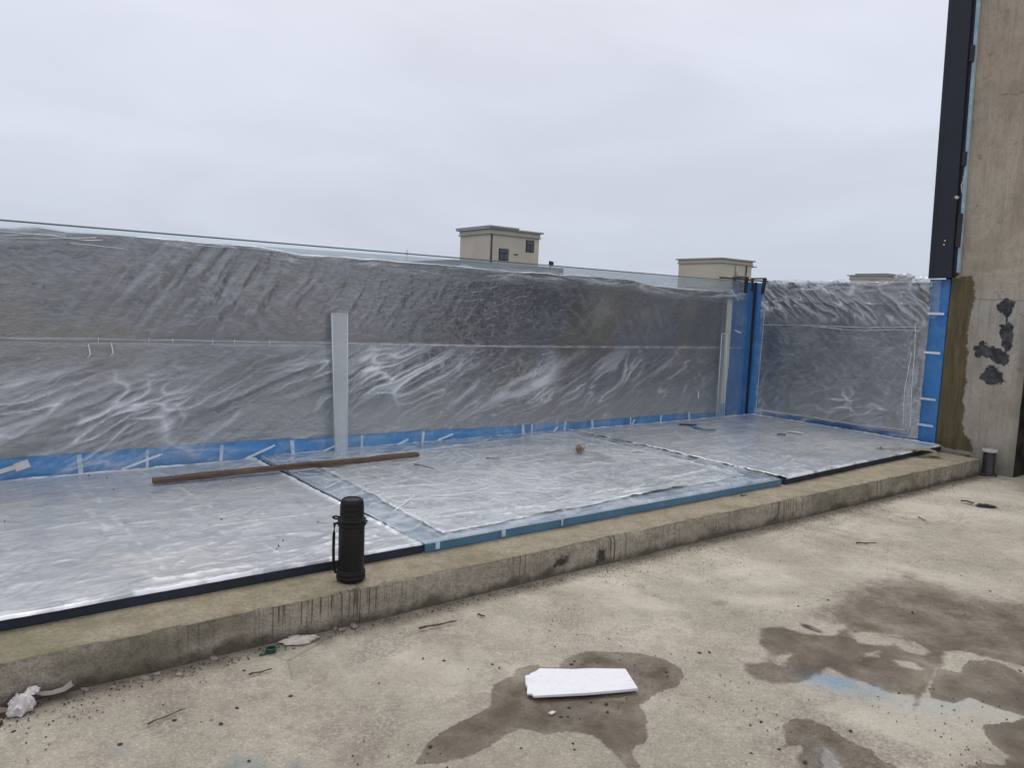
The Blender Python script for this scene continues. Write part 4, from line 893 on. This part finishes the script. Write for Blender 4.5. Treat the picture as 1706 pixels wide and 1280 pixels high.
# ================================================================== TIMBER, FLASK, BOARD
tb = thing('timber_batten', (2.1, 5.34, .23), 'long weathered brown timber batten lying across the two floor panels', 'timber')
bm = bmesh.new(); N = 40; rings = []
A3, B3 = Vector((1.085, 5.315, .234)), Vector((3.09, 5.335, .238))
for i in range(N+1):
    f = i/N; p = A3.lerp(B3, f); n = Vector((0, 1, 0)); dz = .004*math.sin(f*5)
    j = lambda s: (float(fbm(f*14, s*9.1, 300+s))-.5)*.006
    tw = .030+j(1); hh = .034+j(2)
    rings.append([bm.verts.new(p+Vector((0, -tw, dz+j(3)))), bm.verts.new(p+Vector((0, tw, dz+j(4)))), bm.verts.new(p+Vector((0, tw, dz+hh+j(5)))), bm.verts.new(p+Vector((0, -tw, dz+hh+j(6))))])
for a, b in zip(rings[:-1], rings[1:]):
    for k in range(4): bm.faces.new([a[k], a[(k+1) % 4], b[(k+1) % 4], b[k]])
bm.faces.new(rings[0][::-1]); bm.faces.new(rings[-1])
bmesh.ops.bevel(bm, geom=[e for e in bm.edges if abs((e.verts[0].co-e.verts[1].co).x) > .02], offset=.004, segments=1, affect='EDGES')
bm_obj('beam', bm, M['wood'], tb)

TX, TY, TZ0 = 1.528, 3.235, .168
fl = thing('vacuum_flask', (TX, TY, TZ0), 'black vacuum flask with side strap standing on the concrete kerb', 'flask')
L_ = Vector((-.80, .60, 0)); F_ = Vector((-.6, -.8, 0))
lathe('body', [(.060, .045), (.0605, .05), (.0605, .18), (.0605, .268), (.0585, .276), (.052, .282)], TX, TY, M['black2'], fl).location.z = 0
for o in fl.children: pass
def lz(name, prof, mat): return lathe(name, [(r, z+TZ0) for r, z in prof], TX, TY, mat, fl)
bpy.data.objects.remove(fl.children[0])
lz('body', [(.0600, .045), (.0608, .05), (.0608, .18), (.0608, .268), (.0590, .276), (.052, .282)], M['black2'])
lz('base_cup', [(.058, 0), (.066, .004), (.069, .012), (.069, .020), (.066, .023), (.066, .030), (.0685, .033), (.0685, .040), (.0655, .044), (.0655, .050), (.062, .053)], M['rubber'])
lz('collar', [(.0615, .262), (.0655, .266), (.0655, .274), (.0630, .277), (.0630, .283), (.0665, .287), (.0665, .296), (.062, .300), (.058, .302)], M['rubber'])
lz('cap', [(.0585, .300), (.0585, .306), (.0560, .309), (.0565, .335), (.0555, .337), (.0565, .339), (.0560, .360), (.0548, .362), (.0555, .364), (.0535, .378), (.0490, .389), (.0440, .394), (.0400, .3945), (.0380, .390), (.020, .389)], M['black'])
c0 = Vector((TX, TY, TZ0))
tube('strap', [c0+L_*.062+Vector((0, 0, .272)), c0+L_*.082+Vector((0, 0, .268)), c0+L_*.084+Vector((0, 0, .22)), c0+L_*.085+Vector((0, 0, .14)), c0+L_*.083+Vector((0, 0, .05)), c0+L_*.072+Vector((0, 0, .03)), c0+L_*.064+Vector((0, 0, .03))],
     [.007, .008, .007, .007, .007, .007, .007], M['rubber'], fl, 10)
pts = [c0+L_*(.060+.016*math.sin(a)*1.0+.014)+F_*(.010*math.cos(a))+Vector((0, 0, .298+.009*math.cos(a))) for a in np.linspace(0, 2*math.pi, 14)]
tube('lanyard_loop', pts, .0045, M['rubber'], fl, 8)
tube('lanyard_loop', [c0-L_*.063+Vector((0, 0, .292)), c0-L_*.073+Vector((0, 0, .288)), c0-L_*.066+Vector((0, 0, .276))], .0045, M['rubber'], fl, 8)

mw = MT('white_foam_board_dirty', .7, .3)
cw = m_ = mw.mix(mw.op('MULTIPLY', mw.rng(mw.noise(55, 5, .75), .58, .68), .6), (.74, .73, .77), (.36, .35, .36))
cw = mw.mix(mw.op('MULTIPLY', mw.rng(mw.noise(9, 4, .6), .5, .65), .35), cw, (.60, .58, .56))
mw.color(cw); mw.bump(mw.noise(60, 5, .7), .6, .004); M['whitefoam'] = mw.m
fb = prism('foam_board', [(1.823, 2.243), (1.835, 2.262), (1.858, 2.260), (1.870, 2.272), (1.895, 2.268), (1.925, 2.280), (2.04, 2.205), (2.10, 2.175), (2.225, 2.085), (2.152, 1.945), (2.10, 1.968), (1.95, 2.03), (1.765, 2.118), (1.772, 2.136), (1.758, 2.150), (1.772, 2.168), (1.790, 2.186), (1.800, 2.215)],
           [.010+.003*math.sin(i*1.1) for i in range(18)], [.019+.002*math.sin(i*1.7) for i in range(18)], M['whitefoam'], None, .001)
tag(fb, 'broken strip of white foam board lying in the dark wet patch', 'foam board')

# ================================================================== DRAIN PIPE, LITTER
dp = thing('drain_pipe', (8.335, 3.075, 0), 'short dark drain pipe stub with a cream rim at the foot of the column', 'pipe')
lathe('pipe', [(.058, -.01), (.060, .04), (.056, .05), (.056, .235)], 8.335, 3.075, M['pipe'], dp)
lathe('rim', [(.0575, .235), (.066, .237), (.068, .250), (.066, .262), (.058, .264), (.050, .262), (.048, .22), (.047, .21)], 8.335, 3.075, M['rim'], dp)
lathe('foot_flange', [(.085, -.01), (.086, .012), (.064, .020), (.060, .022)], 8.335, 3.075, M['pipe'], dp)

def crumple(name, cx, cy, cz, sx, sy, sz, mat, seed, rot=0, parent=None, n=(28, 18)):
    U, V = np.meshgrid(np.linspace(0, 2*math.pi, n[0]), np.linspace(-math.pi/2, math.pi/2, n[1]), indexing='ij')
    cu = np.cos(U)*1.4; su = np.sin(U)*1.4
    r = .55+.55*ridge(cu+V*.7+5, su+V+9, seed, 1.3)+.25*(fbm(cu*2.4+3, su*2.4+V*2.2, seed+1)-.5)
    x = r*np.cos(U)*np.cos(V)*sx; y = r*np.sin(U)*np.cos(V)*sy; z = np.maximum(r*np.sin(V)*sz, -sz*.2)+sz*.2
    c_, s_ = math.cos(rot), math.sin(rot)
    return grid(name, np.stack([cx+x*c_-y*s_, cy+x*s_+y*c_, cz+z], -1), mat, parent, smooth=False)
# sheet scrap helper: ribbon of given outline curled in z
def ribbon(name, pts, w, mat, parent=None, seed=0, curl=.01, nw=6):
    pts = [Vector(p) for p in pts]; A = np.zeros((len(pts), nw, 3))
    for i, p in enumerate(pts):
        t = (pts[min(i+1, len(pts)-1)]-pts[max(i-1, 0)]); t.z = 0; t.normalize(); nn = Vector((-t.y, t.x, 0))
        ww = w[i] if hasattr(w, '__len__') else w
        for k in range(nw):
            f = k/(nw-1)-.5; q = p+nn*ww*f
            A[i, k] = (q.x, q.y, q.z+curl*(abs(f)*2)**2+.006*float(fbm(i*1.3, k*1.7, seed)))
    o = grid(name, A, mat, parent, smooth=False)
    md = o.modifiers.new('thickness', 'SOLIDIFY'); md.thickness = .0015
    return o
rg = thing('rag', (.20, 3.06, 0), 'crumpled white rag with a long pinkish tail at the foot of the kerb, far left', 'rag')
crumple('bundle', .185, 3.045, .0, .045, .04, .055, M['cloth'], 310, .5, rg)
crumple('knot', .215, 3.075, .045, .036, .02, .018, M['cloth'], 311, .6, rg)
ribbon('tail', [(.225, 3.075, .04), (.25, 3.08, .02), (.285, 3.085, .012), (.32, 3.085, .015), (.35, 3.088, .03)], [.03, .035, .03, .035, .045], M['cloth2'], rg, 3)
o = ribbon('paper_scrap', [(.02, 3.07, .012), (.06, 3.07, .016), (.11, 3.06, .008), (.145, 3.05, .004)], [.05, .055, .045, .02], M['brownpaper'], None, 5)
tag(o, 'flat scrap of brown paper beside the white rag at the left edge', 'paper')
o = crumple('moss_clump', .10, 2.985, 0, .03, .02, .012, M['green'], 315, .2); tag(o, 'dark green moss clump on the floor below the brown paper', 'moss')
gc = thing('bottle_cap', (1.075, 3.035, 0), 'dark green plastic cap ring with a pull tail on the floor near the kerb', 'cap')
lathe('ring', [(.021, .0), (.022, .018), (.019, .020), (.016, .018), (.016, .004)], 1.075, 3.035, M['green'], gc, 20, False)
tube('pull_tail', [(1.058, 3.025, .004), (1.035, 3.02, .004), (1.022, 3.024, .005)], [.004, .0035, .006], M['green'], gc, 6)
o = crumple('plastic_scrap', 1.215, 3.065, 0, .085, .035, .022, M['plasticbag'], 320, -.35, n=(36, 16)); tag(o, 'crumpled scrap of dull clear plastic against the kerb behind the green cap', 'plastic scrap')

sb = thing('straw_ball', (4.47, 4.88, .225), 'small tangled ball of brown wood shavings on the middle floor panel', 'wood shavings')
for i in range(46):
    a0 = rnd.uniform(0, 6.28); inc = rnd.uniform(-1.2, 1.2); r = rnd.uniform(.018, .052); L = rnd.uniform(1.2, 3.5)
    ax = Vector((math.sin(inc), 0, math.cos(inc))); ax.rotate(Matrix.Rotation(a0, 3, 'Z'))
    u = ax.orthogonal().normalized(); v = ax.cross(u); ph = rnd.uniform(0, 6.28)
    pts = [Vector((4.47, 4.88, .268))+(u*math.cos(ph+L*k/8)+v*math.sin(ph+L*k/8)*.8)*r+ax*(k/8-.5)*.02 for k in range(9)]
    for p in pts: p.z = max(p.z, .226)
    tube('shaving', pts, .0022+rnd.random()*.0022, M['straw'], sb, 5, .5)

sc = thing('scraper', (6.68, 5.50, .225), 'dark scraper blade with a small blue handle lying on the corner floor panel', 'scraper')
hexa('blade', [(6.60, 5.57, .226), (6.76, 5.47, .226), (6.785, 5.52, .226), (6.63, 5.62, .226), (6.60, 5.57, .246), (6.76, 5.47, .246), (6.785, 5.52, .246), (6.63, 5.62, .246)], M['iron'], sc, .002)
hexa('handle', [(6.62, 5.36, .226), (6.68, 5.33, .226), (6.71, 5.49, .226), (6.65, 5.52, .226), (6.62, 5.36, .240), (6.68, 5.33, .240), (6.71, 5.49, .240), (6.65, 5.52, .240)], M['teal'], sc, .002)
o = ribbon('film_scrap', [(6.60, 5.30, .228), (6.64, 5.20, .231), (6.72, 5.18, .229)], [.03, .025, .03], M['teal'], None, 7); tag(o, 'curled scrap of blue film beside the scraper', 'film scrap')
pb = thing('board_strip', (7.75, 3.42, .225), 'long tapered strip of pale board overhanging the panel edge near the column', 'board')
NN = 24; A = np.zeros((NN, 6, 3))
for i in range(NN):
    f = i/(NN-1); cx_, cy_ = 7.39+f*.42, 3.74-f*.42; w = .030+.30*max(0, f-.45)
    for k in range(6):
        g = k/5; A[i, k] = (cx_+g*w*.75+.02*f, cy_+g*w*.95*.6, .232+.012*math.sin(f*3)-.030*sstep(.82, 1.0, f)*(1-g*.3)+.004*g)
o = grid('strip', A, M['board'], pb, smooth=True); md = o.modifiers.new('thickness', 'SOLIDIFY'); md.thickness = .004
tube('nail', [(7.42, 3.71, .238), (7.425, 3.71, .250)], .006, M['iron'], pb, 6); tube('nail', [(7.56, 3.585, .240), (7.565, 3.585, .252)], .006, M['iron'], pb, 6)
o = ribbon('paper_scrap', [(7.43, 4.76, .229), (7.46, 4.68, .232), (7.47, 4.60, .229)], [.04, .05, .03], M['cloth'], None, 8); tag(o, 'little white paper scrap on the corner panel near the end wall', 'paper')
o = ribbon('paper_scrap', [(7.15, 4.70, .229), (7.2, 4.63, .230)], [.02, .02], M['darkstone'], None, 8); tag(o, 'tiny dark scrap left of the white one on the corner panel', 'paper')
dg = thing('dark_rag', (6.85, 2.54, 0), 'flattened dark grey rag on the floor near the column', 'rag')
crumple('body', 6.86, 2.52, 0, .085, .035, .020, simple('dark_grey_rag', (.05, .052, .055), .8, .2, .3, 20), 330, -.9, dg)
ribbon('end', [(6.82, 2.60, .008), (6.84, 2.66, .012), (6.83, 2.70, .006)], [.04, .03, .02], M['iron'], dg, 4)
o = prism('paper_flake', [(3.325, 1.985), (3.352, 1.965), (3.345, 1.925), (3.352, 1.875), (3.330, 1.872), (3.318, 1.93)], [.004, .004, .010, .004, .006, .014], [.007, .007, .013, .007, .009, .017], M['cloth2'], None)
tag(o, 'curled pale flake of render on the floor between the wet patches', 'render flake')
o = prism('paint_flake', [(2.115, 1.78), (2.145, 1.775), (2.15, 1.765), (2.12, 1.763)], .002, .006, M['rim'], None) if False else prism('paint_flake', [(1.752, 2.015), (1.775, 2.018), (1.782, 2.005), (1.757, 2.0)], .001, .006, M['rim'], None)
tag(o, 'small cream flake in the wet patch below the foam board', 'flake')

def twig(a, b, r, label, bend=.01, mat='twig', z=.006, grp='twigs and sticks lying about'):
    a = Vector((*a, z)); b = Vector((*b, z)); d = (b-a); n = Vector((-d.y, d.x, 0)).normalized()
    pts = [a+d*f+n*bend*math.sin(f*3.0)+Vector((0, 0, r*.4+.002*math.sin(f*9))) for f in np.linspace(0, 1, 9)]
    o = tube('twig', pts, [r*(1-.45*f)*(1+.2*math.sin(i*2)) for i, f in enumerate(np.linspace(0, 1, 9))], M[mat], None, 6)
    return tag(o, label, 'twig', grp)
def FP(x, y): pass
twig((1.712, 2.895), (1.90, 2.872), .0055, 'straight brown stick on the floor in front of the kerb joint', .004)
twig((2.03, 2.885), (2.045, 2.845), .005, 'short dark twig right of the straight stick', .003)
twig((2.915, 5.075), (2.965, 4.85), .004, 'thin bent twig on the middle panel below the end of the batten', .02, z=.235)
twig((3.56, 5.03), (3.65, 4.955), .004, 'thin twig left of the straw ball on the middle panel', .01, z=.235)
twig((4.685, 3.34), (4.75, 3.335), .005, 'dark splinter on the kerb top below the middle panel', .002, z=.168)
twig((.93, 2.875), (1.02, 2.87), .004, 'thin dark stick on the floor below the green cap', .002)
twig((.53, 2.71), (.66, 2.745), .003, 'hair-thin stick on the left foreground floor', .004)
twig((8.17, 3.02), (8.26, 2.98), .007, 'pale strip of wood at the foot of the drain pipe', .004, 'board')
twig((8.30, 2.72), (8.55, 2.70), .006, 'dark stick on the floor at the far right edge', .002)
twig((5.95, 2.64), (5.90, 2.56), .005, 'small twig in front of the kerb near the dark rag', .006)
twig((4.86, 2.535), (4.98, 2.46), .006, 'flat brown splinter on the far floor', .002)

# loose pieces of mortar by the kerb: individuals
def chip_mesh(name, seed, mat):
    r_ = random.Random(seed); bm = bmesh.new(); bmesh.ops.create_icosphere(bm, subdivisions=1, radius=1)
    for v in bm.verts:
        v.co *= r_.uniform(.65, 1.15); v.co.z = max(v.co.z*.5, -.15)
    me = bpy.data.meshes.new(name); bm.to_mesh(me); bm.free(); me.materials.append(mat); return me
stones = [chip_mesh('mortar_chip', i, M['stone']) for i in range(6)]; grits = [chip_mesh('grit_crumb', 50+i, M['darkstone']) for i in range(6)]
def put(me, name, x, y, s, label, cat, group, z=-.001):
    o = bpy.data.objects.new(name, me); COL.objects.link(o); o.location = (x, y, z)
    o.rotation_euler = (0, 0, rnd.uniform(0, 6.28)); o.scale = (s*rnd.uniform(.8, 1.5), s*rnd.uniform(.7, 1.1), s*rnd.uniform(.6, 1)); return tag(o, label, cat, group)
CHIPS=[(0.59, 3.076), (0.639, 3.085), (0.568, 3.051), (0.712, 3.033), (0.392, 3.099), (0.483, 3.062), (0.86, 3.097), (1.397, 3.114), (1.482, 3.093), (1.419, 3.085)]
CRUMBS=[(0.183, 2.818), (0.433, 2.648), (0.689, 2.642), (0.721, 2.635), (0.742, 2.594), (0.614, 2.704), (0.754, 2.326), (0.821, 2.667), (1.012, 2.645), (1.805, 2.447), (1.812, 2.405), (1.588, 2.646), (1.652, 2.581), (1.697, 2.465), (2.089, 2.268), (2.118, 2.282), (2.125, 2.239), (2.216, 2.131), (2.229, 2.123), (2.359, 1.974), (2.085, 1.939), (2.013, 1.912), (1.782, 1.975), (1.805, 1.965), (1.832, 1.928), (1.989, 1.953), (1.851, 2.01), (1.953, 1.909), (1.949, 1.994), (1.704, 1.82), (1.684, 1.791), (1.537, 1.899), (1.283, 2.073), (1.255, 2.046), (3.37, 2.119), (3.49, 1.786), (2.694, 1.538), (2.389, 1.545), (2.337, 1.554), (2.187, 1.442), (2.121, 1.415), (2.292, 1.403), (2.299, 1.307), (2.691, 2.023), (2.649, 2.043), (3.885, 2.846), (3.948, 2.918), (4.189, 1.721), (4.706, 1.658), (4.405, 1.572), (3.988, 1.752), (3.061, 1.365), (3.729, 1.165), (2.383, 2.002), (2.868, 1.117), (2.619, 1.325), (3.752, 2.081), (3.532, 2.12), (0.928, 2.933), (1.336, 2.557), (3.189, 2.914), (0.154, 2.917)]
def on_floor_clear(x, y): return sdf(np.array([x]), np.array([y]), [(1.72, 1.9), (2.3, 1.9), (2.3, 2.35), (1.72, 2.35)])[0] > 0
for (x, y) in CHIPS:
    put(rnd.choice(stones), 'mortar_chip', x, y, rnd.uniform(.012, .024), 'grey brown mortar chip lying on the floor close to the kerb', 'mortar chip', 'mortar chips by the kerb')
for (x, y) in CRUMBS:
    put(rnd.choice(grits), 'dark_crumb', x, y, rnd.uniform(.0035, .009), 'small dark crumb lying on the concrete floor', 'crumb', 'dark crumbs on the floor')
# uncountable grit
n = 8000; gv = []; gf = []
gx = rng.uniform(-.2, 8.3, n); gy = np.where(rng.random(n) < .35, 3.09-np.abs(rng.normal(0, .09, n)), rng.uniform(.6, 3.08, n))
keep = (fbm(gx*1.7, gy*1.7, 400) > .56) | (gy > 3.0)
for x, y, s in zip(gx[keep], gy[keep], rng.uniform(.0012, .0042, n)[keep]):
    b = len(gv); a = rng.uniform(0, 6.28)
    for k in range(4): gv.append((x+s*math.cos(a+k*1.57)*1.2, y+s*math.sin(a+k*1.57), .0))
    gv.append((x, y, s*1.0)); gf += [(b, b+1, b+4), (b+1, b+2, b+4), (b+2, b+3, b+4), (b+3, b, b+4)]
gr = mesh('floor_grit', gv, gf, M['darkstone']); tag(gr, 'fine dark grit scattered over the concrete floor and along the kerb foot', 'grit', kind='stuff')
# specks on the panels
n = 110; gv = []; gf = []
for _ in range(n):
    x = rnd.uniform(-.5, 8.2); y = rnd.uniform(3.5, 5.85); s = rnd.uniform(.0015, .0045); b = len(gv); a = rnd.uniform(0, 6.28)
    for k in range(4): gv.append((x+s*math.cos(a+k*1.57)*1.8, y+s*math.sin(a+k*1.57), .222))
    gv.append((x, y, .228+s)); gf += [(b, b+1, b+4), (b+1, b+2, b+4), (b+2, b+3, b+4), (b+3, b, b+4)]
o = mesh('panel_grit', gv, gf, M['darkstone']); tag(o, 'specks of dirt scattered over the film on the floor panels', 'grit', kind='stuff')

# ================================================================== FAR STAIR TOWERS
def win(parent, x0, x1, z0, z1, y, axis='y'):
    """window in a wall facing -Y"""
    w = box('window', x0, x1, y-.03, y+.01, z0, z1, M['frame'], parent)
    mx = (x0+x1)/2; mz = z0+(z1-z0)*.60; b = .05
    for a, c_, d, e_ in ((x0+b, x1-b, mz+b/2, z1-b), (x0+b, mx-b/2, z0+b, mz-b/2), (mx+b/2, x1-b, z0+b, mz-b/2)):
        box('pane', a, c_, y-.045, y-.032, d, e_, M['glassdk'], w)
def tower(name, x0, x1, y0, y1, zt, zb, label, body, windows=(), extra=None):
    t = thing(name, ((x0+x1)/2, (y0+y1)/2, -16), label, 'building', 'stair towers of the buildings beyond the wall')
    box('wall', x0, x1, y0, y1, zb-.5, zt-.35, M['render'], t)
    box('frieze', x0-.05, x1+.05, y0-.05, y1+.05, zt-.35, zt-.10, M['render'], t)
    box('moulding', x0-.10, x1+.10, y0-.10, y1+.10, zt-.43, zt-.35, M['render2'], t)
    box('cornice', x0-.22, x1+.22, y0-.22, y1+.22, zt-.10, zt, M['render2'], t)
    for w in windows: win(t, *w, y0)
    bx0, bx1, by0, by1, bz = body
    box('lower_storeys', bx0, bx1, by0, by1, -16, bz-.5, M['render'], t)
    box('roof_parapet', bx0-.12, bx1+.12, by0-.12, by1+.12, bz-.5, bz, M['roofdk'], t)
    return t
t1 = tower('stair_tower', 28.75, 32.85, 41.05, 44.6, 6.5, 4.0, 'beige stair tower with two dark windows, largest one beyond the back wall', (25.5, 34.2, 40.2, 50, 4.16),
           [(29.50, 30.28, 4.42, 5.20), (31.72, 32.42, 5.12, 5.92)])
box('roof_step', 28.53, 30.9, 40.75, 44.9, 6.502, 6.60, M['render2'], t1)
tube('downpipe', [(28.86, 40.99, 3.6), (28.86, 40.99, 6.05)], .045, M['frame'], t1); box('vent', 30.75, 31.05, 41.0, 41.07, 4.86, 4.92, M['frame'], t1)
lp = thing('roof_lamp', (33.3, 40.3, 4.16), 'small black floodlight on the far roof edge right of the big stair tower', 'lamp')
box('bracket', 33.28, 33.34, 40.26, 40.32, 4.16, 4.34, M['frame'], lp); hexa('head', [(33.16, 40.15, 4.32), (33.46, 40.15, 4.26), (33.46, 40.3, 4.30), (33.16, 40.3, 4.36), (33.20, 40.15, 4.58), (33.50, 40.15, 4.54), (33.50, 40.3, 4.58), (33.20, 40.3, 4.62)], M['frame'], lp)
t2 = tower('stair_tower', 51.3, 55.4, 40.1, 44.6, 6.08, 3.0, 'beige stair tower without windows, right above the wall corner', (48, 57, 39.3, 50, 3.2))
box('ledge', 55.5, 56.0, 40.0, 40.5, 5.55, 5.63, M['render2'], t2)
box('air_conditioner', 53.1, 54.15, 39.65, 40.05, 4.25, 4.75, M['render2'], t2); tube('white_pipe', [(53.25, 40.0, 4.7), (53.25, 40.0, 5.5)], .10, M['rim'], t2); tube('downpipe', [(54.6, 40.02, 3), (54.6, 40.02, 5.6)], .05, M['frame'], t2)
t3 = tower('stair_tower', 70.3, 74.9, 36.0, 39.6, 5.72, 3.0, 'small distant grey stair tower behind the end wall', (67, 77, 35, 46, 3.1))
box('upper_cornice', 70.6, 74.4, 36.2, 39.3, 5.722, 5.86, M['roofdk'], t3)
an = thing('roof_antenna', (25.4, 46.0, 4.16), 'thin roof mast left of the big stair tower', 'antenna')
tube('mast', [(25.4, 46.0, 4.1), (25.4, 46.0, 4.95)], .018, M['frame'], an); box('plate', 25.2, 25.6, 45.98, 46.02, 4.72, 4.74, M['frame'], an)
